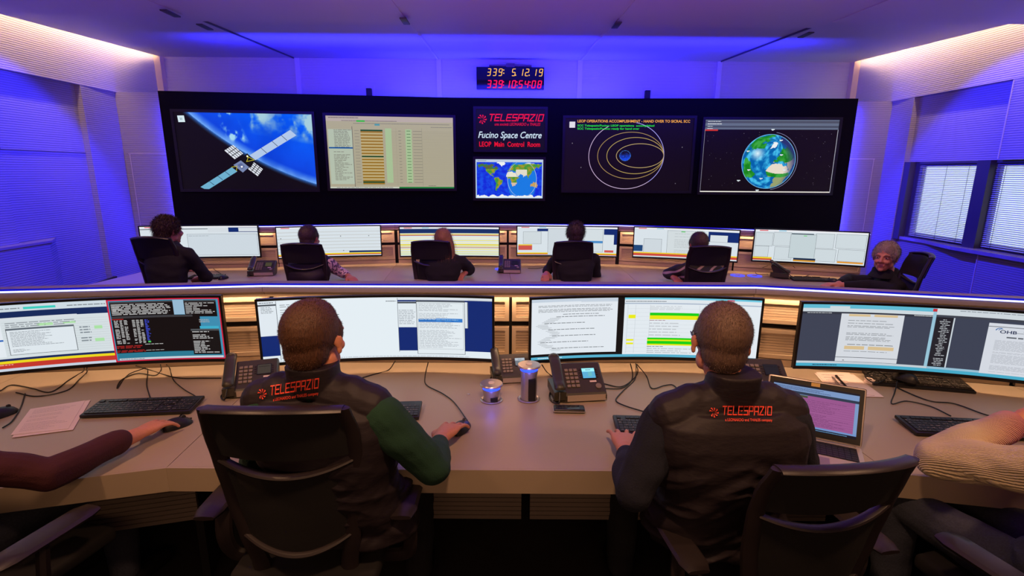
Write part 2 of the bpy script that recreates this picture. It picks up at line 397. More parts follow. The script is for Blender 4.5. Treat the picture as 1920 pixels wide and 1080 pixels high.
for (a, b, lbl) in ((5.76, 6.60, 'fine slatted window blind in the rear window sash'), (4.57, 5.56, 'fine slatted window blind in the front window sash, nearer the camera')):
    t = thing('window_blind', lbl, 'blind', (XR+0.070, a, WZ0), 0)
    g = G(); n = 42
    for k in range(n):
        z = 0.03+k*(WZ1-WZ0-0.06)/n
        g.add([(-0.010, 0.0, z-0.0045), (0.010, 0.0, z+0.0045), (0.010, b-a, z+0.0045), (-0.010, b-a, z-0.0045)], [(0, 1, 2, 3)])
    tag(g.build('slats', M_blind, t, fix=False))
    G().box(-0.013, 0.013, 0, b-a, WZ1-WZ0-0.028, WZ1-WZ0-0.002).build('head_rail', M_winframe, t)
    for y in (0.12, (b-a)-0.12, (b-a)/2): G().box(-0.013, -0.011, y, y+0.003, 0.02, WZ1-WZ0-0.03).build('ladder_cord', M_winframe, t)
# walls returning beside the video wall, each with a flush service door
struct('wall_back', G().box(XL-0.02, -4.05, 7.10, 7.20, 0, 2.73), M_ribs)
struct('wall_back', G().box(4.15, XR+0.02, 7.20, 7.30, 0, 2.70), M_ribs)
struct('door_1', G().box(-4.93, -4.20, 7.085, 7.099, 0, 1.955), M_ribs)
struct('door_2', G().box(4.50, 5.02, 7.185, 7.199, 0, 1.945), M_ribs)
struct('trim_7', G().box(-4.95, -4.20, 7.080, 7.099, 1.957, 1.966).box(-4.943, -4.936, 7.09, 7.099, 0, 1.957), M_white)
struct('trim_8', G().box(4.50, 5.035, 7.180, 7.199, 1.947, 1.955).box(5.026, 5.033, 7.19, 7.199, 0, 1.947), M_white)
# rear wall joint strips
g = G()
for x in (-3.0, -0.96, 1.09, 3.13): g.box(x-0.035, x+0.035, YB-0.02, YB-0.001, 2.3, 3.34)
struct('trim_9', g, M_white)
struct('trim_10', G().box(XL+0.002, XL+0.09, YB-0.09, YB-0.001, 2.3, 3.5).box(XR-0.09, XR-0.002, YB-0.09, YB-0.001, 2.3, 3.5), M_cream)
# suspended ceiling: rear facets rising to the rear wall, lower front facets
jb = [-4.93, -3.02, -0.965, 1.09, 3.12, 5.06]; jf = [-4.60, -2.86, -0.90, 1.02, 2.98, 4.74]
step = [5.06, 5.31, 5.70, 5.36, 5.10]
def jx(k, y): return jb[k]+(jf[k]-jb[k])*(8.0-y)/3.4
def facet(k, y0, y1, z0, z1, th=0.035, gap=0.006):
    a = [(jx(k, y0)+gap, y0, z0), (jx(k+1, y0)-gap, y0, z0), (jx(k+1, y1)-gap, y1, z1), (jx(k, y1)+gap, y1, z1)]
    return G().loft([a, [(x, y, z+th) for x, y, z in a]], smooth=False)
for k in range(5):
    zs = 3.335-(8.0-step[k])*0.066
    struct('ceiling', facet(k, step[k], YB-0.02, zs, 3.338), M_ceil)
    struct('ceiling', facet(k, -1.5, step[k]+0.02, 2.80, zs-0.035, 0.04), M_ceil)
g = G(); gd = G()
for k in (2, 3):
    for y0, y1, dz in ((5.2, step[2]-0.02, -0.035), (5.75, 7.95, 0.0), (3.2, 5.1, -0.035)):
        z0 = 3.335-(8.0-y0)*0.066+dz-0.006; z1 = 3.335-(8.0-y1)*0.066+dz-0.006
        if y0 == 3.2: z0 = 2.80+0.0; z0 = 2.80+(y0+1.5)*0.0515-0.006; z1 = 2.80+(y1+1.5)*0.0515-0.006
        if y0 == 5.2: z0 = 2.80+(y0+1.5)*0.0515-0.006; z1 = 2.80+(y1+1.5)*0.0515-0.006
        g.tube([(jx(k, y0), y0, z0), (jx(k, y1), y1, z1)], 0.014, 6)
struct('trim_11', g, M_white)
for k, y0, y1 in ((1, 5.15, 5.30), (1, 5.42, 7.95), (4, 5.20, 7.95)):
    for_ = 0
    z0 = 3.335-(8.0-y0)*0.066-0.008; z1 = 3.335-(8.0-y1)*0.066-0.008
    gd.tube([(jx(k, y0), y0, z0), (jx(k, y1), y1, z1)], 0.010, 6)
struct('trim_12', gd, M_winframe)
ft = [((430, 44), 1), ((755, 27), 2), ((1165, 36), 3), ((1472, 60), 4), ((310, 8), 1)]
for (px, py), k in ft:
    p = at_z(px, py, 3.14)
    o = G().bbox(-0.03, 0.03, -0.10, 0.10, -0.012, 0.0, 0.004).build('ceiling_fitting', M_winframe)
    o.location = (jx(k, p.y), p.y, 3.335-(8-p.y)*0.066-0.055 if p.y < 5.6 else 3.335-(8-p.y)*0.066-0.02)
    tag(o, 'dark slot fitting in a ceiling joint, ' + {(430, 44): 'above the satellite screen', (755, 27): 'left of the central panel', (1165, 36): 'right of the central panel', (1472, 60): 'above the globe screen', (310, 8): 'at the top edge, furthest left'}[(px, py)], 'ceiling fitting', 'fittings in the ceiling joints')

# ------------------------------------------------------------------ video wall
VW = [V((-4.33, 6.88)), V((-0.72, 7.30)), V((0.75, 7.30)), V((4.65, 7.12))]
g = G(); back = [V((4.63, 7.19)), V((3.9, 7.195)), V((0.75, 7.45)), V((-0.72, 7.45)), V((-4.0, 7.07)), V((-4.32, 7.03))]
vwt = thing('video_wall', 'wide black panelled video wall behind the rear consoles carrying six lit screens', 'video wall', (0, 7.2, 0))
G().prism([(p.x, p.y-7.2) for p in VW+back], 0.002, 2.72).build('black_panel', M_vw, vwt)
def fac(i, px, py):
    A, B = VW[i], VW[i+1]; d = (B-A).normalized(); n = V((-d.y, d.x))
    r = ray(px, py); t = (A.x*n.x+A.y*n.y)/(r.x*n.x+r.y*n.y)
    p = V((r.x*t, r.y*t)); return (p-A).dot(d), CAMH+r.z*t
def wall_screen(i, px, label, draw, frame=0.035, m=None):
    q = [fac(i, *p) for p in px]     # TL TR BR BL
    s0 = (q[0][0]+q[3][0])/2; s1 = (q[1][0]+q[2][0])/2; z1 = (q[0][1]+q[1][1])/2; z0 = (q[2][1]+q[3][1])/2
    A, B = VW[i], VW[i+1]; d = (B-A).normalized(); a = math.atan2(d.y, d.x)
    o = A+d*s0; W = s1-s0; H = z1-z0
    t = thing('wall_screen', label, 'screen', (o.x, o.y, z0), a, 'screens of the video wall')
    f = frame
    G().box(-f, W+f, -0.025, -0.002, -f, 0).box(-f, W+f, -0.025, -0.002, H, H+f).box(-f, 0, -0.025, -0.002, 0, H).box(W, W+f, -0.025, -0.002, 0, H).build('screen_frame', M_black, t)
    P = Pic(lambda u, v, l: (u*W, -0.010-l, v*H), eps=0.0008)
    draw(P, W, H); P.build('picture', m or M_wallscreen, t)
    return t
# rough outlines of the continents, longitude and latitude
LAND = {
 'north_america': [(-168, 66), (-156, 71), (-128, 70), (-110, 68), (-95, 72), (-82, 70), (-80, 63), (-92, 58), (-80, 52), (-78, 60), (-65, 59), (-56, 52), (-66, 45), (-75, 38), (-81, 31), (-81, 25), (-85, 30), (-97, 27), (-96, 19), (-88, 21), (-88, 16), (-80, 8), (-85, 11), (-95, 16), (-106, 22), (-114, 31), (-124, 40), (-124, 48), (-135, 58), (-152, 59), (-165, 55)],
 'greenland': [(-55, 82), (-25, 83), (-20, 73), (-42, 60), (-52, 67), (-68, 77)],
 'south_america': [(-79, 8), (-60, 9), (-50, 0), (-35, -6), (-39, -18), (-48, -27), (-58, -36), (-66, -45), (-69, -54), (-75, -50), (-73, -35), (-70, -18), (-81, -5)],
 'africa': [(-17, 21), (-9, 32), (10, 37), (32, 31), (43, 12), (51, 11), (40, -3), (40, -15), (33, -27), (19, -34), (12, -18), (9, 3), (-8, 4), (-17, 13)],
 'eurasia': [(-9, 37), (-9, 43), (-1, 44), (-4, 48), (8, 54), (12, 57), (6, 60), (14, 67), (27, 71), (45, 67), (68, 69), (80, 73), (105, 77), (130, 72), (160, 70), (178, 67), (163, 60), (157, 52), (142, 58), (138, 50), (128, 40), (121, 40), (121, 30), (108, 20), (105, 10), (100, 3), (97, 17), (90, 22), (80, 15), (77, 8), (72, 20), (60, 25), (55, 17), (45, 13), (35, 30), (36, 36), (27, 37), (23, 38), (16, 40), (8, 44), (0, 39)],
 'australia': [(114, -22), (130, -12), (137, -16), (142, -11), (153, -27), (149, -38), (138, -34), (125, -33), (115, -34)]}
def fbm(x, y, z=0.0, o=4):
    s = 0; a = 0.5
    for k in range(o): s += a*noise.noise(V((x*2**k, y*2**k, z+k*7.1))); a *= 0.5
    return s
def inside(p, poly):
    x, y = p; c = False; j = len(poly)-1
    for i in range(len(poly)):
        if (poly[i][1] > y) != (poly[j][1] > y) and x < (poly[j][0]-poly[i][0])*(y-poly[i][1])/(poly[j][1]-poly[i][1])+poly[i][0]: c = not c
        j = i
    return c
def land_at(lon, lat):
    j = fbm(lon*.08, lat*.08)*9; k = fbm(lon*.08+9, lat*.08)*7
    for n, pl in LAND.items():
        if inside((lon+j, lat+k), pl): return n
    return None
def mix(a, b, t):
    t = max(0, min(1, t)); return tuple(a[i]+(b[i]-a[i])*t for i in range(3))
def d_sat(P, W, H):
    ar = W/H
    def f(u, v):
        x = u*1.80; y = v
        d = math.hypot(x-(3.0644), y-(4.1484))-4.2699
        if d > 0:
            c = mix((60, 130, 235), (14, 9, 12), (d/0.055)**0.6); return c
        c = mix((120, 175, 245), (10, 70, 225), -d/0.10) if d > -0.1 else mix((10, 70, 225), (0, 95, 250), (-d-0.1)/0.5)
        n = fbm(x*3.1+2, y*3.1, 3.3, 5); n2 = fbm(x*9+2, y*7, 1.3, 4)
        wc = max(0, min(1, (v-(0.68-0.30*(u-0.7)))/0.16))*max(0, min(1, (u-0.44)/0.12))
        c = mix(c, (165, 205, 218), (n+0.02+0.5*max(0, n2))*4.2*wc)
        c = mix(c, (170, 220, 240), (n2-0.03)*8*max(0, 1-abs(u-0.40+0.25*(v-0.8))/0.09)*max(0, min(1, (v-0.60)/0.1)))
        c = mix(c, (0, 55, 200), fbm(x*2, y*2, 8)*1.2)
        return c
    P.grid(f, 240, 134)
    S = lambda pts: [(x/1710.0, 1-(y/905.0)) for x, y in pts]
    ox, oy = 30, 75
    def q(pts, col, lv): P.poly(S([(x-ox, y-oy) for x, y in pts]), col, lv)
    q([(905, 570), (1450, 262), (1525, 325), (975, 628)], (178, 200, 232), 2)
    q([(245, 955), (665, 715), (730, 765), (350, 980), (290, 978)], (110, 175, 205), 2)
    for a in (0.28, 0.55, 0.78):
        x0, y0 = 905+545*a, 570-308*a; q([(x0, y0), (x0+6, y0-4), (x0+74, y0+56), (x0+66, y0+60)], (70, 80, 110), 3)
        x0, y0 = 245+420*a, 955-240*a; q([(x0, y0), (x0+5, y0-3), (x0+62, y0+42), (x0+55, y0+46)], (25, 60, 90), 3)
    for A, B, C in (((598, 515), (712, 447), (828, 550)), ((870, 735), (945, 648), (1058, 735))):
        q([A, B, C, (A[0]+C[0]-B[0], A[1]+C[1]-B[1])], (225, 230, 238), 3)
        for t in (0.2, 0.42, 0.64, 0.86):
            x0 = A[0]+(B[0]-A[0])*t; y0 = A[1]+(B[1]-A[1])*t; dx, dy = C[0]-B[0], C[1]-B[1]
            q([(x0-4, y0), (x0+4, y0-3), (x0+dx+4, y0+dy-3), (x0+dx-4, y0+dy)], (10, 10, 15), 4)
        for t in (0.33, 0.66):
            x0 = B[0]+(C[0]-B[0])*t; y0 = B[1]+(C[1]-B[1])*t; dx, dy = A[0]-B[0], A[1]-B[1]
            q([(x0, y0-3), (x0+7, y0+2), (x0+dx+7, y0+dy+2), (x0+dx, y0+dy-3)], (10, 10, 15), 4)
    q([(760, 640), (880, 545), (960, 640), (905, 720), (850, 690)], (14, 12, 14), 4)
    q([(690, 688), (790, 632), (885, 712), (800, 778)], (120, 135, 175), 5)
    q([(740, 688), (790, 660), (835, 706), (795, 738)], (90, 105, 150), 6)
    q([(780, 700), (805, 695), (808, 716), (786, 722)], (240, 240, 245), 7)
    for a, b in (((862, 645), (890, 590)), ((862, 645), (960, 625)), ((890, 590), (960, 625)), ((665, 715), (735, 700)), ((735, 700), (720, 760))):
        P.poly(S([(p.x-ox, p.y-oy) for p in stroke_quads(V(a), V(b), 7)]), (190, 180, 40), 6)
    P.poly([((878-ox+12*cos(k*pi/6))/1710, 1-(582-oy+12*sin(k*pi/6))/905) for k in range(12)], (250, 245, 200), 7)
    q([(70, 115), (152, 113), (158, 188), (76, 190)], (215, 235, 240), 3)
    q([(100, 138), (108, 138), (110, 165), (102, 165)], (120, 150, 160), 4); q([(116, 138), (124, 138), (126, 165), (118, 165)], (120, 150, 160), 4)
def d_table(P, W, H):
    base = (172, 165, 140)
    P.rect(0, 0, 1, 1, base, 0); P.rect(0, 0.93, 1, 1, (182, 168, 160), 1)
    P.rect(0.01, 0.06, 0.195, 0.82, (178, 190, 170), 1); P.rect(0.195, 0.02, 0.20, 0.86, (110, 105, 95), 2)
    P.scribble(0.055, 0.57, 0.19, 0.82, 13, (120, 120, 110), 3, 0.7, 0.03, 0.4, seed=2); P.scribble(0.045, 0.09, 0.19, 0.52, 22, (125, 125, 112), 3, 0.4, 0.03, 0.4, seed=3)
    P.rect(0.01, 0.555, 0.195, 0.575, (25, 85, 150), 3)
    P.rect(0.235, 0.925, 0.30, 0.945, (20, 190, 40), 3); P.rect(0.375, 0.875, 0.415, 0.90, (80, 150, 165), 3)
    P.scribble(0.02, 0.965, 0.25, 0.99, 1, (110, 100, 95), 3, 1, 0.012); P.scribble(0.12, 0.93, 0.55, 0.945, 1, (90, 85, 80), 3, 1, 0.008)
    P.scribble(0.21, 0.895, 0.97, 0.91, 1, (110, 110, 105), 3, 1, 0.008); P.scribble(0.82, 0.855, 0.99, 0.87, 1, (110, 110, 105), 3, 1, 0.01)
    n = 36
    for k in range(n):
        v = 0.82-(k+1)*0.0212
        P.rect(0.21, v, 0.995, v+0.003, (150, 146, 122), 1)
        col = (150, 112, 25) if k % 2 else (190, 172, 120)
        if k == 0 or k == 17 or k == 34: col = (20, 70, 25)
        P.rect(0.262, v, 0.435, v+0.0205, col, 2)
        if k % 2 == 0:
            P.rect(0.56, v+0.004, 0.58, v+0.010, (120, 118, 105), 3); P.rect(0.625, v+0.004, 0.655, v+0.012, (70, 110, 65), 4)
            P.rect(0.675, v+0.004, 0.745, v+0.010, (125, 122, 108), 3); P.rect(0.215, v+0.004, 0.25, v+0.009, (130, 125, 115), 3)
    P.rect(0.455, 0.08, 0.505, 0.84, (165, 190, 145), 2); P.rect(0.615, 0.08, 0.665, 0.83, (165, 192, 145), 2)
    P.rect(0.54, 0.03, 0.001+0.54, 0.85, (140, 140, 120), 3); P.rect(0.745, 0.03, 0.747, 0.85, (140, 140, 120), 3)
    P.rect(0.0, 0.0, 1, 0.02, (200, 205, 190), 4); P.rect(0.55, 0.0, 1, 0.021, (20, 120, 50), 5); P.scribble(0.05, 0.003, 0.5, 0.018, 1, (110, 110, 110), 5, 1, 0.03)
    P.scribble(0.79, 0.03, 0.85, 0.042, 1, (60, 60, 60), 5, 1, 0.006)
def d_sign(P, W, H):
    P.rect(0, 0, 1, 1, (13, 10, 14), 0); ar = W/H
    red = (240, 20, 60)
    pl, wd = logo_polys(1.0); sx = 0.775/wd; sy = 0.155
    for p in pl: P.poly([(0.185+x*sx, 0.72+y*sy) for x, y in p], red, 2+0.0)
    for p in swirl_polys(0, 0, 1): P.poly([(0.088+x*0.072, 0.755+y*0.072*ar) for x, y in p], red, 2)
    P.text('una società LEONARDO e THALES', 0.27, 0.60, 0.075, 0.665, (215, 15, 50), 3, 0.25, 0.012)
    P.text('Fucino Space Centre', 0.03, 0.29, 0.165, 0.925, (205, 225, 240), 3, 0.28, 0.012)
    P.text('LEOP  Main  Control  Room', 0.045, 0.075, 0.125, 0.89, (230, 15, 40), 3, 0.0, 0.02)
def d_map(P, W, H):
    P.rect(0, 0, 1, 1, (190, 215, 235), 0)
    def f(u, v):
        lon = -180+360*u; lat = -90+180*v+2
        n = land_at(lon, lat); k = fbm(lon*.05, lat*.07, 5)
        if lat < -76+6*fbm(lon*.04, 3)*3: return (235, 240, 240)
        if n == 'greenland' or (lat > 72 and n): return (238, 242, 240)
        if n:
            c = mix((60, 150, 50), (165, 150, 30), 0.5+k*3)
            if n == 'africa' and lat > 12: c = (232, 228, 205)
            if n == 'africa' and lat < -15: c = (215, 190, 165)
            if n == 'eurasia' and lat < 45 and 35 < lon < 95: c = (225, 220, 200)
            if n == 'north_america' and lat > 48: c = mix((110, 85, 50), (60, 120, 60), 0.5+k*4)
            if n == 'australia': c = (200, 160, 90)
            return c
        c = (10, 40, 215)
        inn = ((lon-68)/78)**2+((lat+5)/105)**2 < 1
        return (20, 120, 225) if inn else mix(c, (20, 80, 230), 0.5+k*2)
    P.grid(f, 170, 92, 0.015, 0.02, 0.985, 0.93, 1)
    P.rect(0.0, 0.93, 1, 1.0, (190, 205, 225), 2); P.scribble(0.03, 0.95, 0.16, 0.98, 1, (90, 100, 120), 3, 1, 0.02)
    P.ring(0.69, 0.49, 0.215, 0.46, 0.005, (190, 210, 230), 4, a0=-1.3, a1=1.3); P.ring(0.69, 0.49, 0.215, 0.46, 0.005, (190, 210, 230), 4, a0=pi-1.2, a1=pi+1.2)
def d_orbit(P, W, H):
    P.rect(0, 0, 1, 1, (16, 8, 12), 0)
    U = lambda x: (x-120)/1500.0
    Vv = lambda y: 1-(y-145)/855.0
    def ell(x0, x1, y0, y1, c, a0=0, a1=2*pi, t=0.0042):
        P.ring((U(x0)+U(x1))/2, (Vv(y0)+Vv(y1))/2, abs(U(x1)-U(x0))/2, abs(Vv(y0)-Vv(y1))/2, t, c, 2, 96, a0, a1, ty=t*W/H)
    ell(408, 1297, 185, 980, (205, 180, 215), 2.1, 5.4); ell(408, 1297, 185, 980, (170, 165, 245), -0.9, 1.35)
    ell(513, 1295, 305, 858, (175, 145, 85)); ell(622, 1295, 367, 797, (190, 165, 90)); ell(735, 1295, 440, 725, (195, 170, 110))
    def eb(u, v):
        u = (u-U(772))/(U(906)-U(772)); v = (v-Vv(645))/(Vv(520)-Vv(645))
        d = math.hypot((u-.5)*2, (v-.5)*2)
        if d > 1: return (16, 8, 12)
        return mix((16, 12, 30), (20, 70, 225), (0.85-v)*1.6+fbm(u*5, v*5)*0.9) if d < 0.93 else (60, 120, 200)
    P.grid(eb, 24, 24, U(772), Vv(645), U(906), Vv(520), 3)
    P.rect(U(168), Vv(255), U(235), Vv(185), (225, 222, 230), 3)
    P.text('LEOP OPERATIONS ACCOMPLISHMENT - HAND OVER TO SICRAL SCC', U(262), Vv(193), 0.036, 0.875, (240, 165, 60), 4, 0, 0.02)
    P.text('SCC Telespazio/Fucino: LEOP operations  accomplished', U(262), Vv(240), 0.026, 0.60, (40, 225, 60), 4, 0, 0.02)
    P.text('SCC Telespazio/Fucino: ready for hand over', U(262), Vv(276), 0.026, 0.485, (40, 225, 60), 4, 0, 0.02)
    for x, y in ((1455, 912), (208, 437), (1505, 480), (320, 725)): P.rect(U(x-4), Vv(y+5), U(x+4), Vv(y-5), (150, 150, 155), 2)
def d_globe(P, W, H):
    P.rect(0, 0, 1, 1, (17, 8, 13), 0); ar = W/H; r = random.Random(4)
    P.rect(0.0, 0.87, 1, 1, (98, 108, 130), 1); P.rect(0.0, 0.955, 1, 0.985, (75, 78, 95), 2); P.rect(0.0, 0.895, 1, 0.92, (70, 75, 92), 2)
    P.scribble(0.02, 0.97, 0.12, 0.985, 1, (220, 225, 230), 3, 1, 0.02); P.scribble(0.02, 0.935, 0.125, 0.955, 1, (235, 238, 240), 3, 1, 0.01)
    P.scribble(0.02, 0.905, 0.06, 0.92, 1, (220, 225, 230), 3, 1, 0.02); P.scribble(0.02, 0.875, 0.06, 0.89, 1, (235, 238, 240), 3, 1, 0.01)
    P.rect(0, 0.85, 0.10, 0.87, (205, 50, 30), 3)
    for k in range(70):
        u = r.random()*0.96+0.02; v = r.random()*0.8+0.04; s = 0.0012+0.002*r.random()
        P.rect(u, v, u+s, v+s*ar, (190, 190, 195), 2)
    cx, cy, R = 0.505, 0.43, 0.375
    la0, lo0 = radians(34), radians(-22); tilt = radians(24)
    def f(u, v):
        x = (u-cx)*ar/R; y = (v-cy)/R; d2 = x*x+y*y
        if d2 > 1: return (17, 8, 13)
        x, y = x*cos(tilt)-y*sin(tilt), x*sin(tilt)+y*cos(tilt)
        z = math.sqrt(1-d2)
        lat = math.asin(max(-1, min(1, y*cos(la0)+z*sin(la0)))); lon = lo0+math.atan2(x, z*cos(la0)-y*sin(la0))
        lo, la = math.degrees(lon), math.degrees(lat); n = land_at(lo, la); k = fbm(lo*.06, la*.06, 2)
        c = mix((0, 95, 170), (70, 190, 235), 0.25+k*3)
        if n:
            c = mix((20, 130, 20), (60, 165, 60), 0.5+k*3)
            if n == 'africa' and la > 14: c = (232, 218, 200)
            if n == 'africa' and la < 5: c = (150, 160, 110)
            if n == 'greenland': c = (235, 240, 242)
            if n == 'eurasia' and la < 38: c = (200, 185, 160)
        gl = math.hypot(x+0.52, y-0.10)
        c = mix((225, 245, 252), c, gl*3.2) if gl < 0.31 and not n else c
        if lo > 25: c = mix(c, (40, 50, 110), (lo-25)/40*0.75)
        return c
    n = 118; P.grid(f, int(n), n, cx-R/ar-0.002, cy-R-0.004, cx+R/ar+0.002, cy+R+0.004, 2)
    P.ring(cx, cy, R/ar, R, 0.004, (120, 190, 235), 4, ty=0.006)
    P.ring(cx+0.012, cy+0.005, R/ar+0.004, R*1.06, 0.003, (150, 150, 190), 5, a0=-1.45, a1=1.45, ty=0.004)
    for u, v in ((0.50, 0.865), (0.43, 0.025), (0.57, 0.72), (0.28, 0.16), (0.62, 0.31), (0.585, 0.52), (0.33, 0.57), (0.35, 0.31), (0.45, 0.19)):
        P.rect(u, v, u+0.025, v+0.012, (220, 230, 235), 5); P.rect(u+0.006, v-0.008, u+0.016, v, (220, 230, 235), 5)
    P.rect(0, 0, 1, 0.014, (240, 235, 225), 4); P.rect(0, 0, 0.004, 0.87, (175, 175, 190), 4); P.rect(0.996, 0, 1, 0.87, (175, 175, 190), 4)
wall_screen(0, [(327, 211), (584.5, 214), (595, 353), (344, 356)], 'wall screen showing a satellite with long solar panels above the blue earth', d_sat)
wall_screen(0, [(610, 216), (849.5, 222), (851, 353), (620.5, 353)], 'wall screen showing a pale spreadsheet with an orange and green column', d_table)
wall_screen(1, [(892.6, 204.5), (1022, 206), (1021, 281), (892.6, 280)], 'dark wall screen with the red room sign and white title lettering', d_sign)
wall_screen(1, [(892, 298), (1018.5, 300), (1017, 372), (892, 371)], 'small wall screen showing a bright blue world map', d_map)
wall_screen(2, [(1059, 222), (1301, 222), (1291, 357), (1058, 357)], 'dark wall screen showing yellow and white orbit ellipses around a small blue planet', d_orbit)
wall_screen(2, [(1322.5, 224), (1575, 226), (1553, 363), (1311, 358)], 'wall screen showing the whole earth globe against a starry black sky', d_globe)
# two small sensor boxes on the top edge of the video wall
for px, lbl in (((690, 172), 'small black camera box with glowing rim on the video wall top, left one'), ((1216, 178), 'small black camera box with glowing rim on the video wall top, right one')):
    p = at_y(px[0], px[1], 7.30); t = thing('camera_box', lbl, 'camera', (p.x, 7.36, 2.721), 0, 'camera boxes on the video wall')
    G().bbox(-0.035, 0.035, -0.03, 0.03, 0, 0.115, 0.006).build('housing', M_black, t)
    G().box(-0.062, -0.040, 0.031, 0.045, 0, 0.13).box(0.040, 0.062, 0.031, 0.045, 0, 0.13).box(-0.062, 0.062, 0.031, 0.045, 0.13, 0.15).build('bracket', mat('lit_bracket', rgb(190, 190, 215), 0.3), t)
# digital clock hanging from the ceiling
a = at_y(893, 125, 7.80); b = at_y(1020, 168, 7.80); W = b.x-a.x; H = a.z-b.z
t = thing('digital_clock', 'black two line digital clock with amber and red digits mounted above the video wall', 'clock', (a.x, 7.80, b.z), 0)
G().bbox(0, W, 0, 0.10, 0, H, 0.006).build('clock_housing', mat('gloss_black', rgb(8, 8, 10), 0.12, spec=0.4), t)
G().box(W/2-0.30, W/2+0.30, 0.03, 0.08, H+0.012, H+0.032).box(W/2-0.06, W/2+0.06, 0.02, 0.10, H, H+0.05).box(W/2-0.04, W/2+0.04, 0.10, 0.215, H*0.4, H+0.045).build('wall_bracket', mat('bracket_grey', rgb(90, 70, 80), 0.5), t)
def digits(txt, x, y, h, w, col, t, m, nm, root):
    # txt characters placed at given x positions in clock picture units (of 1430 x 490); each character is a part
    for ch, xx in zip(txt, x):
        P = Pic(lambda u, v, l: (u*W, -0.0012-l, v*H), eps=0.0004)
        if ch in '.:':
            for yy in ((0.0,) if ch == '.' else (0.28, 0.75)): P.rect((xx-10)/1430, y+h*yy, (xx+12)/1430, y+h*yy+0.05, col, 3)
            P.build(nm+('_point' if ch == '.' else '_colon'), m, root); continue
        for sg in SEG[ch]:
            (ax, ay), (bx, by) = SEGL[sg]
            A = V((ax, ay/2)); B = V((bx, by/2)); sc = (w, h*490)
            pa = V((xx+A.x*sc[0]+A.y*22, A.y*sc[1])); pb = V((xx+B.x*sc[0]+B.y*22, B.y*sc[1])); d = (pb-pa).normalized()
            P.poly([(p.x/1430, y+p.y/490) for p in stroke_quads(pa+d*10, pb-d*10, t)], col, 3)
        P.build(nm+'_digit', m, root)
digits('339:5.12.19', (225, 345, 465, 575, 745, 825, 965, 1025, 1110, 1245, 1315), 0.61, 0.30, 62, (255, 185, 40), 15, screen_material('amber_led', 1.3), 'amber', t)
digits('339:10:54:08', (225, 345, 465, 570, 685, 745, 855, 890, 1015, 1130, 1165, 1290), 0.075, 0.31, 66, (255, 15, 45), 19, screen_material('red_led', 1.6), 'red', t)
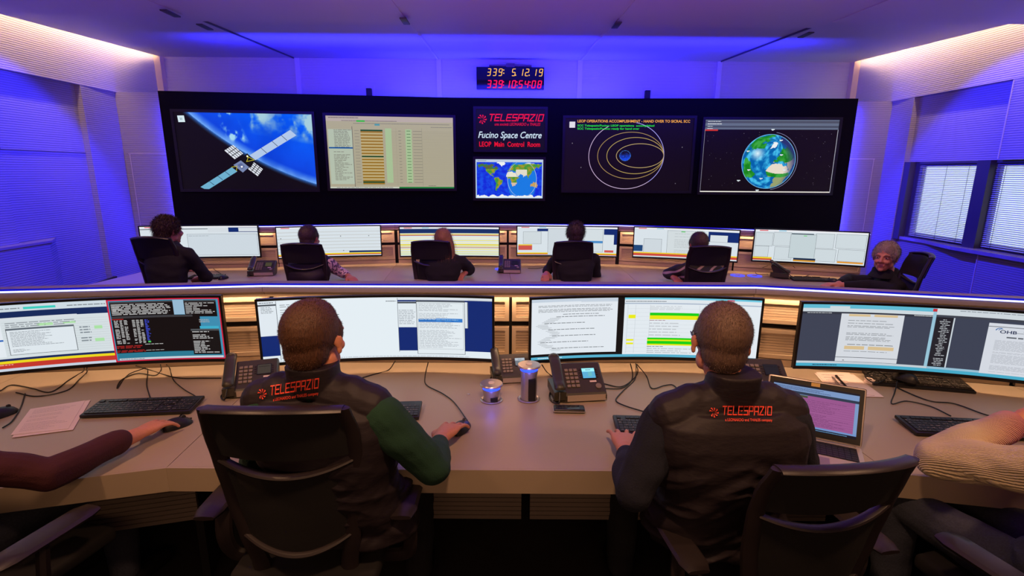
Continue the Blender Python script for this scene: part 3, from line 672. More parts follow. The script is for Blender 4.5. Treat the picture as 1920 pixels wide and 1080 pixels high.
# ------------------------------------------------------------------ consoles
def cat_label(cat, l): return l
def miters(S):
    S = [V(p) for p in S]; out = []
    for i in range(len(S)):
        ns = []
        for a, b in ((i-1, i), (i, i+1)):
            if a >= 0 and b < len(S): e = (S[b]-S[a]).normalized(); ns.append(V((-e.y, e.x)))
        m = (ns[0]+ns[-1]).normalized(); out.append(m/max(0.5, m.dot(ns[0])))
    return out
def console(label, F0, F1, S0, S1, splits=(0.5,), knee=True, power=3.0, shelf_d=0.15, light_n=1, m0=None, m1=None):
    F0, F1, S0, S1 = map(V, (F0, F1, S0, S1)); d = (S1-S0).normalized(); n = V((-d.y, d.x)); L = (S1-S0).length
    c = (F0+F1+S0+S1)/4; ang = math.atan2(d.y, d.x)
    t = thing('control_console', label, 'console', (c.x, c.y, 0), 0)
    def q(p): return (p.x-c.x, p.y-c.y)
    def band(o0, o1, z0, z1, a=0.0, b=None, g=None):
        b = L if b is None else b
        def pt(s, o):
            if s <= 0.001: return q(S0+m0*o+d*0.001)
            if s >= L-0.001: return q(S1+m1*o-d*0.001)
            return q(S0+d*s+n*o)
        g = g or G(); return g.prism([pt(a, o0), pt(b, o0), pt(b, o1), pt(a, o1)], z0, z1)
    e = (F1-F0).normalized(); m = V((-e.y, e.x)); gp = 0.0015
    G().prism([q(F0+e*gp), q(F1-e*gp), q(S1+m1*0.10-d*gp), q(S0+m0*0.10+d*gp)], 0.700, 0.730).build('worktop', M_desk, t)
    G().prism([q(F0+e*gp-m*0.012), q(F1-e*gp-m*0.012), q(F1-e*gp-m*0.0005), q(F0+e*gp-m*0.0005)], 0.638, 0.730).build('apron', M_desk, t)
    Lf = (F1-F0).length
    band(0.0, shelf_d, 1.150, 1.178).build('shelf', M_fascia, t)
    band(0.02, 0.05, 1.122, 1.149).build('shelf_trim', M_cream, t)
    band(-0.006, 0.004, 1.179, 1.185).build('led_strip', M_led, t)
    band(0.005, 0.012, 1.179, 1.194).build('acrylic_lip', M_lip, t)
    # back body
    band(0.124, shelf_d-0.003, 0.0, 1.149).build('cabinet_body', M_gap, t)
    cuts = [0.0]+[s*L for s in splits]+[L]
    for a, b in zip(cuts, cuts[1:]):
        a += 0.008; b -= 0.008
        for z0, z1 in ((0.970, 1.10), (0.775, 0.938)):
            g = G(); w = 0.022
            band(0.095, 0.123, z0, z0+w, a, b, g); band(0.095, 0.123, z1-w, z1, a, b, g)
            band(0.095, 0.123, z0+w, z1-w, a, a+w, g); band(0.095, 0.123, z0+w, z1-w, b-w, b, g)
            k = int(round((z1-z0-2*w)/0.0145)); hh = (z1-z0-2*w)/k
            for i in range(k): band(0.106, 0.121, z0+w+i*hh+0.0022, z0+w+(i+1)*hh, a+w, b-w, g)
            g.build('louvre_panel', M_louvre, t)
        band(0.102, 0.123, 0.7305, 0.768, a, b).build('lower_rail', M_louvre, t)
        if knee:
            fa, fb = a/L*Lf+0.01, b/L*Lf-0.01; g = G()
            for i in range(15):
                z = 0.335+i*0.0205
                g.prism([q(F0+e*fa+m*0.255), q(F0+e*fb+m*0.255), q(F0+e*fb+m*0.275), q(F0+e*fa+m*0.275)], z, z+0.017)
            g.build('knee_panel', M_apron, t)
    if light_n:
        g = G(); band(0.055, 0.090, 1.135, 1.149, 0.03, L-0.03, g); g.build('under_shelf_lamp', mat('lamp_housing', rgb(230, 205, 170), 0.4, emit=(1, 0.72, 0.46, 1), strength=0.9), t)
        p = S0+d*L/2+n*0.070
        ld = bpy.data.lights.new('under_shelf_light', 'AREA'); ld.shape = 'RECTANGLE'; ld.size = L-0.08; ld.size_y = 0.02; ld.energy = power; ld.color = WARM
        lo = bpy.data.objects.new('under_shelf_light', ld); COL.objects.link(lo); lo.location = (p.x, p.y, 1.130); lo.rotation_euler = (0, 0, ang)
    # legs / end panels
    for a in (0.02, Lf-0.05):
        p = F0+e*a+m*0.30; G().prism([q(p), q(p+e*0.03), q(p+e*0.03+m*0.55), q(p+m*0.55)], 0, 0.699).build('end_panel', M_gap, t)
    return t
FF = [(-3.75, 0.95), (-2.52, 1.345), (-1.198, 1.672), (1.36, 1.628), (2.62, 1.37), (3.8, 1.0)]
FS = [(-3.70, 2.20), (-2.46, 2.445), (-1.243, 2.600), (1.298, 2.585), (2.50, 2.275), (3.7, 1.86)]
FM = miters(FS)
for i, (lb, sp, pw) in enumerate((('grey control console at the left edge, front row', (), 4.0), ('angled grey control console of the front row, under the leftmost curved monitor', (), 4.2),
        ('long straight grey control console in the middle of the front row', (0.5015,), 8.5), ('angled grey control console of the front row, under the rightmost curved monitor', (), 4.2),
        ('grey control console at the right edge, front row', (), 4.0))):
    console(lb, FF[i], FF[i+1], FS[i], FS[i+1], sp, power=pw, m0=FM[i], m1=FM[i+1])
BSpx = [(262, 427.5), (512, 425), (740, 421), (952, 421.5), (1161, 423.5), (1383, 431), (1632, 440)]
BS = [tuple(at_z(x, y, 1.18).to_2d()) for x, y in BSpx]
BF = [(-3.85, 4.38), (-2.35, 4.66), (-1.156, 4.86), (0.06, 4.862), (1.27, 4.84), (2.35, 4.56), (3.50, 4.13)]
rl = ['far left end', 'second place from the left', 'left of the middle joint', 'right of the middle joint', 'second place from the right', 'far right end']
BM = miters(BS)
for i in range(6):
    console('rear row control console, '+rl[i], BF[i], BF[i+1], BS[i], BS[i+1], (), power=3.8, m0=BM[i], m1=BM[i+1])

# ------------------------------------------------------------------ curved monitors
def monitor(label, P0, P1, z0, draw, H=0.347, S=0.062):
    P0, P1 = V(P0), V(P1); d = P1-P0; W = d.length; c = (P0+P1)/2; a = math.atan2(d.y, d.x)
    t = thing('curved_monitor', label, 'monitor', (c.x, c.y, z0), a)
    n = V((-sin(a), cos(a)))
    c2 = c+n*S; t.location = (c2.x, c2.y, z0)
    yf = lambda x: -S*(2*x/W)**2
    def sh(u, v):
        x = (u-.5)*W; sl = -8*S*x/W/W; nn = V((sl, -1, 0)).normalized()
        return V((x, yf(x)+0.012, v*H)), nn
    G().slab(sh, 0.022, 24, 1).build('monitor_shell', M_bezel, t)
    b = 0.011
    def bz(u0, u1, v0, v1):
        def f(u, v):
            x = (u0+(u1-u0)*u-.5)*W; sl = -8*S*x/W/W
            return V((x, yf(x)-0.0005, (v0+(v1-v0)*v)*H)), V((sl, -1, 0)).normalized()
        return f
    g = G(); bu = b/W; bv = b/H
    g.slab(bz(0, 1, 0, bv*1.5), 0.004, 24, 1).slab(bz(0, 1, 1-bv, 1), 0.004, 24, 1).slab(bz(0, bu, bv*1.5, 1-bv), 0.004, 1, 1).slab(bz(1-bu, 1, bv*1.5, 1-bv), 0.004, 1, 1)
    g.build('bezel', M_bezel, t)
    w2 = W-2*b; h2 = H-2.5*b
    def f(u, v, l):
        x = (u-.5)*w2; return (x, yf(x)-0.0004-l, b*1.5+v*h2)
    P = Pic(f, eps=0.00025, seg=24); draw(P); P.build('picture', M_screen, t)
    # arm that holds the monitor in front of the louvres
    G().bbox(-0.06, 0.06, 0.024, 0.032, H*0.5-0.05, H*0.5+0.05, 0.003).bbox(-0.022, 0.022, 0.030, 0.075, H*0.5-0.02, H*0.5+0.02, 0.005).build('mounting_arm', M_plastic, t)
    return t
WH = (222, 232, 238); NAVY = (8, 42, 110); GR = (120, 128, 134)
def win(P, u0, v0, u1, v1, col=WH, lv=2, edge=(60, 66, 74), bar=None):
    P.rect(u0-0.002, v0-0.006, u1+0.002, v1+0.006, edge, lv); P.rect(u0, v0, u1, v1, col, lv+1)
    if bar: P.rect(u0, v1-0.045, u1, v1, bar, lv+2)
def m_left(P):
    P.rect(0, 0, 1, 1, WH, 0)
    P.rect(0, 0.90, 0.545, 1, (205, 218, 226), 1); P.rect(0.25, 0.925, 0.36, 0.96, (60, 205, 190), 3); P.scribble(0.02, 0.93, 0.24, 0.96, 1, GR, 3, 1, 0.02); P.scribble(0.40, 0.93, 0.54, 0.96, 1, GR, 3, 1, 0.02)
    P.rect(0, 0.80, 0.545, 0.90, (15, 40, 90), 2); P.rect(0.05, 0.775, 0.43, 0.81, (215, 222, 228), 3); P.rect(0.13, 0.79, 0.15, 0.80, (60, 60, 60), 4)
    P.rect(0.0, 0.19, 0.545, 0.79, (212, 222, 226), 2)
    P.rect(0.0, 0.22, 0.165, 0.73, (226, 234, 240), 3); P.rect(0.0, 0.46, 0.165, 0.485, (40, 100, 185), 4)
    for k in range(14): P.rect(0.17, 0.24+k*0.038, 0.54, 0.245+k*0.038, (196, 204, 208), 3)
    P.rect(0.285, 0.66, 0.34, 0.70, (175, 225, 170), 4); P.rect(0.375, 0.67, 0.42, 0.70, (175, 225, 170), 4); P.rect(0.485, 0.56, 0.515, 0.61, (170, 225, 165), 4); P.rect(0.48, 0.36, 0.515, 0.41, (170, 225, 165), 4)
    P.scribble(0.18, 0.655, 0.45, 0.74, 3, (140, 148, 155), 4, 0.7, 0.03, seed=5); P.scribble(0.43, 0.36, 0.48, 0.62, 6, (130, 140, 148), 4, 0.7, 0.02, seed=8)
    win(P, 0.18, 0.245, 0.41, 0.64, (222, 231, 237), 5); P.rect(0.18, 0.62, 0.41, 0.645, (90, 100, 110), 8)
    P.scribble(0.19, 0.34, 0.38, 0.60, 12, (150, 158, 165), 8, 0.5, 0.012, 0.4, seed=11); P.scribble(0.19, 0.26, 0.25, 0.33, 4, (150, 158, 165), 8, 0.5, 0.01, seed=3)
    P.rect(0, 0.155, 0.545, 0.19, (18, 38, 90), 4); P.rect(0, 0.115, 0.545, 0.155, (235, 215, 30), 4); P.rect(0, 0.04, 0.545, 0.115, (195, 55, 45), 4); P.scribble(0.03, 0.085, 0.18, 0.11, 1, (240, 190, 170), 5, 1, 0.02); P.rect(0, 0, 0.545, 0.04, (200, 210, 225), 4)
    # right half: terminals inside a red border
    P.rect(0.545, 0, 1, 1, (60, 140, 175), 5); P.box(0.545, 0.0, 1, 1, (205, 30, 60), 6, 0.006)
    P.rect(0.555, 0.05, 0.985, 0.14, (40, 120, 145), 6); P.rect(0.56, 0.025, 0.99, 0.055, (200, 210, 218), 7); P.scribble(0.565, 0.03, 0.66, 0.05, 1, (70, 80, 90), 8, 1, 0.01)
    P.rect(0.555, 0.735, 0.805, 0.965, (14, 11, 14), 7); P.rect(0.805, 0.74, 0.85, 0.97, (150, 185, 210), 7); P.rect(0.85, 0.70, 0.985, 0.965, (14, 11, 14), 7)
    P.rect(0.555, 0.94, 0.985, 0.965, (62, 62, 66), 8); P.rect(0.805, 0.94, 0.85, 0.972, (150, 185, 210), 9)
    P.scribble(0.56, 0.75, 0.80, 0.93, 8, (205, 205, 205), 9, 0.85, 0.035, 0.45, seed=21); P.scribble(0.565, 0.80, 0.60, 0.93, 6, (205, 205, 205), 10, 0.4, 0.02, 0.5, seed=2)
    P.scribble(0.855, 0.745, 0.98, 0.93, 8, (190, 190, 190), 9, 0.35, 0.03, 0.45, seed=22)
    P.rect(0.555, 0.14, 0.91, 0.735, (13, 10, 13), 8); P.rect(0.555, 0.70, 0.88, 0.735, (58, 58, 62), 9); P.rect(0.555, 0.68, 0.60, 0.695, (160, 30, 30), 10)
    for k, (u, w) in enumerate(((0.562, .018), (0.584, .012), (0.600, .014), (0.632, .012), (0.648, .012), (0.664, .012))):
        P.scribble(u, 0.29, u+w, 0.675, 19, (185, 185, 185), 10, 0.85, 0.02, 0.55, seed=30+k)
    P.scribble(0.682, 0.33, 0.70, 0.675, 17, (60, 75, 200), 10, 0.4, 0.02, 0.6, seed=40); P.rect(0.684, 0.30, 0.695, 0.325, (70, 200, 90), 10)
    P.scribble(0.556, 0.215, 0.675, 0.29, 3, (150, 30, 30), 10, 0.8, 0.03, 0.7, seed=42); P.scribble(0.67, 0.262, 0.745, 0.282, 1, (190, 190, 190), 10, 1, 0.02)
    P.scribble(0.556, 0.150, 0.675, 0.19, 2, (150, 30, 30), 10, 0.9, 0.03, 0.7, seed=43); P.scribble(0.67, 0.165, 0.745, 0.18, 1, (190, 190, 190), 10, 1, 0.02)
    P.scribble(0.905, 0.60, 0.95, 0.66, 3, (170, 170, 170), 10, 0.9, 0.01)
    P.rect(0.905, 0.50, 0.985, 0.545, (60, 170, 200), 9); P.rect(0.865, 0.08, 0.985, 0.50, (18, 16, 18), 11); P.rect(0.865, 0.47, 0.985, 0.50, (75, 80, 84), 12)
    P.scribble(0.87, 0.10, 0.98, 0.465, 14, (190, 190, 190), 12, 0.4, 0.025, 0.5, seed=44)
def m_mid1(P):
    P.rect(0, 0, 1, 1, (8, 40, 112), 0); P.rect(0, 0.955, 1, 1, (218, 226, 232), 1); P.rect(0, 0, 1, 0.11, (226, 236, 242), 1)
    P.rect(0, 0.44, 0.07, 1, (224, 233, 240), 2); P.rect(0, 0.92, 0.07, 0.945, (70, 78, 86), 3); P.scribble(0.01, 0.80, 0.06, 0.91, 5, GR, 3, 0.7, 0.015, 0.35, seed=1); P.scribble(0.005, 0.955, 0.06, 0.985, 1, GR, 3, 1, 0.01)
    P.rect(0.072, 0.035, 0.58, 0.99, (228, 238, 244), 4); P.rect(0.070, 0.035, 0.072, 0.99, (90, 98, 106), 5)
    P.scribble(0.085, 0.88, 0.25, 0.94, 2, (120, 128, 135), 5, 0.7, 0.03, 0.3, seed=4); P.scribble(0.085, 0.72, 0.35, 0.86, 4, (150, 158, 165), 5, 0.4, 0.03, 0.3, seed=5); P.rect(0.08, 0.63, 0.12, 0.67, (150, 156, 160), 5)
    P.scribble(0.53, 0.925, 0.575, 0.95, 1, (90, 95, 100), 5, 1, 0.006)
    P.rect(0.58, 0.09, 0.582, 0.99, (110, 118, 126), 5)
    P.rect(0.582, 0.505, 0.665, 0.93, (225, 234, 240), 5); P.rect(0.582, 0.90, 0.665, 0.925, (60, 68, 78), 6); P.scribble(0.585, 0.55, 0.66, 0.80, 9, (150, 158, 166), 6, 0.8, 0.02, 0.35, seed=9)
    P.rect(0.79, 0.50, 0.893, 0.93, (222, 230, 236), 5); P.rect(0.89, 0.50, 0.893, 0.93, (110, 118, 126), 6)
    win(P, 0.665, 0.06, 0.877, 0.945, (226, 235, 240), 6); P.rect(0.665, 0.925, 0.877, 0.95, (80, 88, 98), 9)
    P.scribble(0.675, 0.16, 0.865, 0.90, 34, (165, 172, 180), 9, 0.5, 0.02, 0.35, seed=12)
    P.rect(0.672, 0.595, 0.868, 0.645, (40, 110, 190), 10); P.rect(0.75, 0.60, 0.868, 0.655, (50, 125, 205), 10); P.scribble(0.675, 0.60, 0.865, 0.645, 2, (150, 190, 230), 11, 0.9, 0.02)
    P.box(0.67, 0.14, 0.872, 0.91, (120, 128, 136), 10, 0.001); P.rect(0.893, 0.96, 0.998, 0.965, (150, 158, 165), 3)
    P.scribble(0.0, 0.005, 0.9, 0.03, 1, (185, 195, 205), 2, 1, 0.02)
def m_mid2(P):
    P.rect(0, 0, 1, 1, (12, 12, 14), 0)
    P.rect(0.0, 0.09, 0.385, 1, (226, 233, 240), 1); P.rect(0, 0.95, 0.385, 1, (195, 208, 222), 2); P.rect(0.22, 0.935, 0.385, 0.95, (205, 215, 225), 2)
    P.scribble(0.03, 0.76, 0.37, 0.90, 7, (140, 146, 152), 3, 0.93, 0.02, 0.42, seed=61); P.scribble(0.14, 0.735, 0.30, 0.755, 1, (110, 116, 122), 3, 1, 0.02)
    r = random.Random(5)
    for k in range(33):
        v = 0.70-k*0.0175; x = 0.02+0.05*abs(((k*1.0/8) % 2)-1)*1.4
        if k % 6 == 0: P.scribble(x+0.02, v, x+0.20+0.06*r.random(), v+0.012, 1, (100, 106, 112), 3, 1, 0.02, 0.8)
        else: P.rect(x, v, x+0.035+0.02*r.random(), v+0.006, (165, 172, 178), 3)
    P.rect(0.0, 0.0, 1, 0.045, (85, 175, 205), 2); P.scribble(0.03, 0.01, 0.14, 0.035, 1, (230, 240, 245), 3, 1, 0.008)
    P.rect(0.415, 0.045, 1, 1, (226, 234, 240), 2); P.rect(0.415, 0.97, 1, 1, (110, 200, 225), 3); P.rect(0.415, 0.915, 1, 0.97, (222, 230, 236), 3); P.scribble(0.42, 0.925, 0.60, 0.95, 1, (90, 96, 104), 4, 1, 0.007); P.rect(0.415, 0.895, 1, 0.912, (165, 180, 200), 4); P.rect(0.86, 0.965, 0.89, 0.985, (200, 60, 90), 5)
    for u in (0.43, 0.465, 0.53, 0.745, 0.78, 0.80, 0.82, 0.845): P.rect(u, 0.07, u+0.0015, 0.88, (196, 204, 212), 3)
    for k in range(12): P.rect(0.43, 0.09+k*0.066, 0.95, 0.093+k*0.066, (202, 210, 216), 3)
    P.scribble(0.53, 0.79, 0.73, 0.87, 3, (190, 196, 200), 4, 0.6, 0.03, 0.3, seed=3)
    P.rect(0.53, 0.705, 0.745, 0.75, (10, 205, 20), 4); P.rect(0.53, 0.64, 0.745, 0.705, (232, 232, 15), 4); P.rect(0.435, 0.655, 0.467, 0.715, (235, 235, 25), 4)
    P.scribble(0.53, 0.615, 0.60, 0.632, 1, (150, 90, 90), 5, 1, 0.02); P.scribble(0.53, 0.35, 0.72, 0.60, 5, (190, 196, 202), 4, 0.6, 0.03, 0.3, seed=8)
    P.rect(0.525, 0.30, 0.74, 0.33, (10, 205, 20), 4); P.rect(0.525, 0.275, 0.74, 0.30, (232, 232, 15), 4); P.rect(0.525, 0.225, 0.74, 0.275, (10, 205, 20), 4); P.rect(0.525, 0.20, 0.74, 0.225, (232, 232, 15), 4)
    P.rect(0.43, 0.275, 0.463, 0.305, (235, 235, 25), 4); P.rect(0.43, 0.215, 0.463, 0.245, (235, 235, 25), 4)
    P.scribble(0.525, 0.17, 0.60, 0.19, 1, (110, 115, 120), 5, 1, 0.02); P.scribble(0.525, 0.06, 0.74, 0.16, 3, (175, 182, 188), 4, 0.6, 0.03, 0.3, seed=6)
    P.rect(0.93, 0.66, 0.96, 0.67, (50, 130, 200), 5)
def m_right(P):
    P.rect(0, 0, 1, 1, (60, 66, 84), 0)
    P.rect(0, 0.94, 0.52, 1, (95, 185, 210), 1); P.rect(0.0, 0.885, 0.52, 0.94, (205, 216, 222), 1); P.rect(0.11, 0.93, 0.19, 0.975, (205, 216, 222), 2); P.rect(0, 0.845, 0.52, 0.885, (50, 55, 68), 2)
    P.scribble(0.02, 0.855, 0.12, 0.875, 1, (200, 205, 210), 3, 1, 0.012); P.rect(0.505, 0.945, 0.52, 0.99, (200, 50, 60), 3); P.scribble(0.44, 0.86, 0.515, 0.88, 1, (220, 225, 228), 3, 1, 0.006)
    P.rect(0.0, 0.0, 1, 0.05, (70, 170, 200), 2); P.scribble(0.07, 0.01, 0.17, 0.04, 1, (30, 60, 90), 3, 1, 0.01); P.rect(0, 0.05, 0.52, 0.085, (195, 206, 214), 3)
    P.rect(0.16, 0.09, 0.405, 0.86, (212, 217, 224), 4); P.rect(0.16, 0.155, 0.405, 0.163, (70, 76, 84), 5); P.rect(0.19, 0.105, 0.197, 0.115, (40, 40, 40), 5)
    P.rect(0.19, 0.82, 0.275, 0.855, (215, 190, 145), 5); P.rect(0.29, 0.82, 0.38, 0.855, (215, 190, 145), 5)
    P.rect(0.19, 0.29, 0.27, 0.345, (215, 190, 145), 5); P.rect(0.285, 0.29, 0.385, 0.345, (215, 190, 145), 5); P.scribble(0.20, 0.36, 0.38, 0.38, 1, (90, 95, 100), 6, 1, 0.03)
    for v0, v1, n, s in ((0.70, 0.765, 3, 1), (0.64, 0.68, 2, 2), (0.52, 0.565, 2, 3), (0.43, 0.50, 4, 4), (0.25, 0.27, 1, 5)): P.scribble(0.19, v0, 0.375, v1, n, (135, 140, 146), 5, 0.8, 0.025, 0.4, seed=s)
    P.rect(0.508, 0.08, 0.520, 0.94, (150, 195, 215), 6)
    P.rect(0.52, 0.90, 1, 1, (205, 214, 220), 5); P.scribble(0.60, 0.965, 0.9, 0.985, 1, (120, 130, 140), 6, 1, 0.02); P.rect(0.52, 0.865, 1, 0.90, (62, 66, 78), 6); P.rect(0.52, 0.05, 1, 0.085, (150, 190, 210), 6)
    P.rect(0.522, 0.085, 0.583, 0.865, (34, 34, 42), 6); P.scribble(0.535, 0.10, 0.575, 0.84, 28, (185, 190, 196), 7, 0.6, 0.015, 0.4, left=0.3, seed=15); P.rect(0.583, 0.085, 0.588, 0.865, (200, 210, 218), 7)
    P.rect(0.705, 0.05, 0.965, 0.83, (212, 217, 226), 7); P.rect(0.705, 0.775, 0.965, 0.783, (60, 66, 74), 8)
    P.text('OHB', 0.745, 0.685, 0.048, 0.055, (30, 45, 80), 9, 0, 0.02); P.ring(0.745, 0.72, 0.014, 0.04, 0.004, (60, 110, 170), 9, a0=1.2, a1=3.0, ty=0.01); P.ring(0.750, 0.725, 0.010, 0.025, 0.003, (60, 110, 170), 9, a0=1.2, a1=3.0, ty=0.008)
    P.scribble(0.82, 0.72, 0.85, 0.735, 1, (80, 85, 92), 9, 1, 0.03, 0.9); P.scribble(0.80, 0.69, 0.86, 0.71, 1, (150, 155, 162), 9, 1, 0.02); P.scribble(0.875, 0.66, 0.945, 0.735, 5, (165, 170, 178), 9, 0.6, 0.01)
    P.scribble(0.77, 0.615, 0.90, 0.64, 1, (90, 96, 104), 9, 1, 0.03, 0.8)
    for v0, v1, n, s in ((0.42, 0.58, 13, 1), (0.22, 0.40, 14, 2), (0.08, 0.19, 9, 3)): P.scribble(0.735, v0, 0.94, v1, n, (170, 175, 184), 9, 0.93, 0.02, 0.4, seed=s)
monitor('curved ultrawide monitor with red-bordered terminal windows, leftmost of the front row', (-2.535, 2.265), (-1.408, 2.512), 0.806, m_left)
monitor('curved ultrawide monitor with white document and blue desktop, behind the green sleeved man', (-1.215, 2.452), (-0.052, 2.520), 0.800, m_mid1)
monitor('curved ultrawide monitor with code listing and green yellow table rows, right of the centre telephones', (0.124, 2.497), (1.300, 2.490), 0.800, m_mid2)
monitor('curved ultrawide monitor showing grey document pages, rightmost of the front row', (1.450, 2.428), (2.600, 2.165), 0.800, m_right)
def b_hdr(P):
    P.rect(0, 0, 1, 1, (216, 226, 232), 0); P.rect(0, 0.95, 1, 1, (232, 234, 238), 1); P.rect(0.04, 0.96, 0.12, 0.99, (215, 90, 100), 2); P.rect(0.22, 0.96, 0.29, 0.99, (140, 200, 225), 2)
def b1(P):
    b_hdr(P); P.rect(0, 0.90, 0.56, 0.92, (60, 66, 74), 2); P.rect(0.56, 0.80, 1, 0.95, NAVY, 2); P.rect(0.56, 0.80, 0.74, 0.95, (212, 220, 226), 3); P.rect(0.83, 0.82, 1, 0.94, (214, 222, 228), 3); win(P, 0.38, 0.05, 0.99, 0.74, (205, 216, 224), 3); P.scribble(0.39, 0.64, 0.62, 0.70, 2, GR, 6, 0.7, 0.03, 0.3)
def b2(P):
    b_hdr(P)
    for k in range(7): P.rect(0, 0.15+k*0.11, 1, 0.155+k*0.11+0.03, (204, 210, 212), 2)
    for u, v in ((0.03, 0.62), (0.60, 0.66), (0.88, 0.66), (0.62, 0.16)): P.rect(u, v, u+0.007, v+0.03, (60, 60, 60), 3)
    P.rect(0.68, 0.105, 1, 0.165, (20, 50, 95), 3); P.rect(0.0, 0.06, 1, 0.10, (235, 210, 30), 3); P.rect(0, 0.03, 1, 0.06, (200, 60, 30), 3)
def b3(P):
    b_hdr(P); P.rect(0, 0.79, 1, 0.94, (20, 48, 100), 2)
    for v, h, c in ((0.74, .03, (225, 205, 40)), (0.70, .03, (190, 90, 40)), (0.60, .04, (238, 236, 200)), (0.52, .03, (236, 226, 110)), (0.44, .04, (240, 236, 190)), (0.36, .05, (230, 215, 60)), (0.31, .02, (225, 205, 40)), (0.275, .02, (190, 100, 50)), (0.20, .04, (238, 232, 160)), (0.12, .03, (232, 226, 130)), (0.03, .06, (215, 225, 180))): P.rect(0, v, 1, v+h, c, 3)
def b4(P):
    b_hdr(P); P.rect(0.20, 0.84, 0.31, 0.93, NAVY, 2); win(P, 0.06, 0.40, 0.24, 0.82, (208, 218, 222), 3); win(P, 0.31, 0.02, 0.56, 0.93, (206, 216, 222), 3)
    P.rect(0.01, 0.18, 0.15, 0.34, (205, 85, 75), 4); P.rect(0.01, 0.34, 0.15, 0.38, (235, 205, 60), 4); P.rect(0, 0.05, 1, 0.09, (235, 210, 30), 3); P.rect(0, 0.02, 1, 0.05, (200, 60, 30), 3)
    win(P, 0.60, 0.13, 0.86, 0.92, (212, 222, 226), 3); P.rect(0.64, 0.44, 0.86, 0.52, (70, 140, 200), 6); P.rect(0.87, 0.74, 1, 0.94, NAVY, 5); P.rect(0.97, 0.4, 1, 0.74, NAVY, 5); P.rect(0.88, 0.12, 0.97, 0.20, (210, 90, 80), 6)
def b5(P):
    b_hdr(P); P.rect(0.72, 0.60, 1, 0.93, NAVY, 2); win(P, 0.74, 0.60, 0.90, 0.82, (216, 225, 230), 3); win(P, 0.10, 0.16, 0.275, 0.62, (206, 216, 222), 3); win(P, 0.33, 0.10, 0.60, 0.92, (210, 219, 222), 3)
    P.scribble(0.40, 0.14, 0.58, 0.85, 14, (180, 188, 190), 6, 0.8, 0.03, 0.3); P.rect(0.0, 0.19, 0.09, 0.40, (25, 70, 120), 4); P.rect(0.46, 0.88, 0.50, 0.91, (80, 200, 90), 6)
    P.rect(0, 0.12, 1, 0.16, (235, 205, 40), 6); P.rect(0, 0.04, 1, 0.12, (205, 75, 60), 6)
def b6(P):
    b_hdr(P)
    for u0, v0, u1, v1 in ((0.01, 0.48, 0.17, 0.90), (0.18, 0.50, 0.34, 0.92), (0.01, 0.13, 0.14, 0.47), (0.20, 0.06, 0.36, 0.46), (0.56, 0.47, 0.72, 0.92), (0.74, 0.50, 0.99, 0.93), (0.56, 0.06, 0.75, 0.44), (0.77, 0.10, 0.99, 0.46)): win(P, u0, v0, u1, v1, (206, 217, 222), 3)
    win(P, 0.335, 0.13, 0.565, 0.88, (196, 210, 214), 6); P.rect(0.34, 0.88, 0.54, 0.91, (30, 55, 70), 9); P.rect(0.45, 0.83, 0.48, 0.85, (80, 210, 80), 9)
    P.rect(0, 0.07, 0.18, 0.12, (235, 205, 40), 8); P.rect(0, 0.02, 0.18, 0.07, (200, 70, 50), 8); P.rect(0.38, 0.07, 0.58, 0.13, (20, 45, 75), 9); P.rect(0.38, 0.02, 0.58, 0.07, (215, 150, 40), 9); P.rect(0.77, 0.04, 0.99, 0.09, (225, 150, 40), 9)
bmon = [((268, 487), (490, 483), b1, 'mostly blank grey window, far left place'), ((521, 486), (717, 481), b2, 'white list, beside the man in the patterned shirt'),
        ((750, 485), (937, 480), b3, 'yellow and navy striped rows, beyond the long haired woman'), ((968, 482), (1157, 482), b4, 'several windows and a red block, right of the centre telephone'),
        ((1185, 485), (1383, 491), b5, 'red and yellow footer, beyond the man in the striped jacket'), ((1408, 493), (1622, 499), b6, 'tiled grey windows, beside the grey haired man')]
for i, (p0, p1, dr, lb) in enumerate(bmon):
    A, B = V(BS[i]), V(BS[i+1]); e = (B-A).normalized(); n = V((-e.y, e.x)); A = A-n*0.055
    pts = []
    for px, py in (p0, p1):
        r = ray(px, py); k = A.dot(n)/(r.x*n.x+r.y*n.y); pts.append((V((r.x*k, r.y*k)), CAMH+r.z*k))
    monitor('rear row curved monitor showing '+lb, pts[0][0], pts[1][0], (pts[0][1]+pts[1][1])/2, dr, H=0.345, S=0.03)
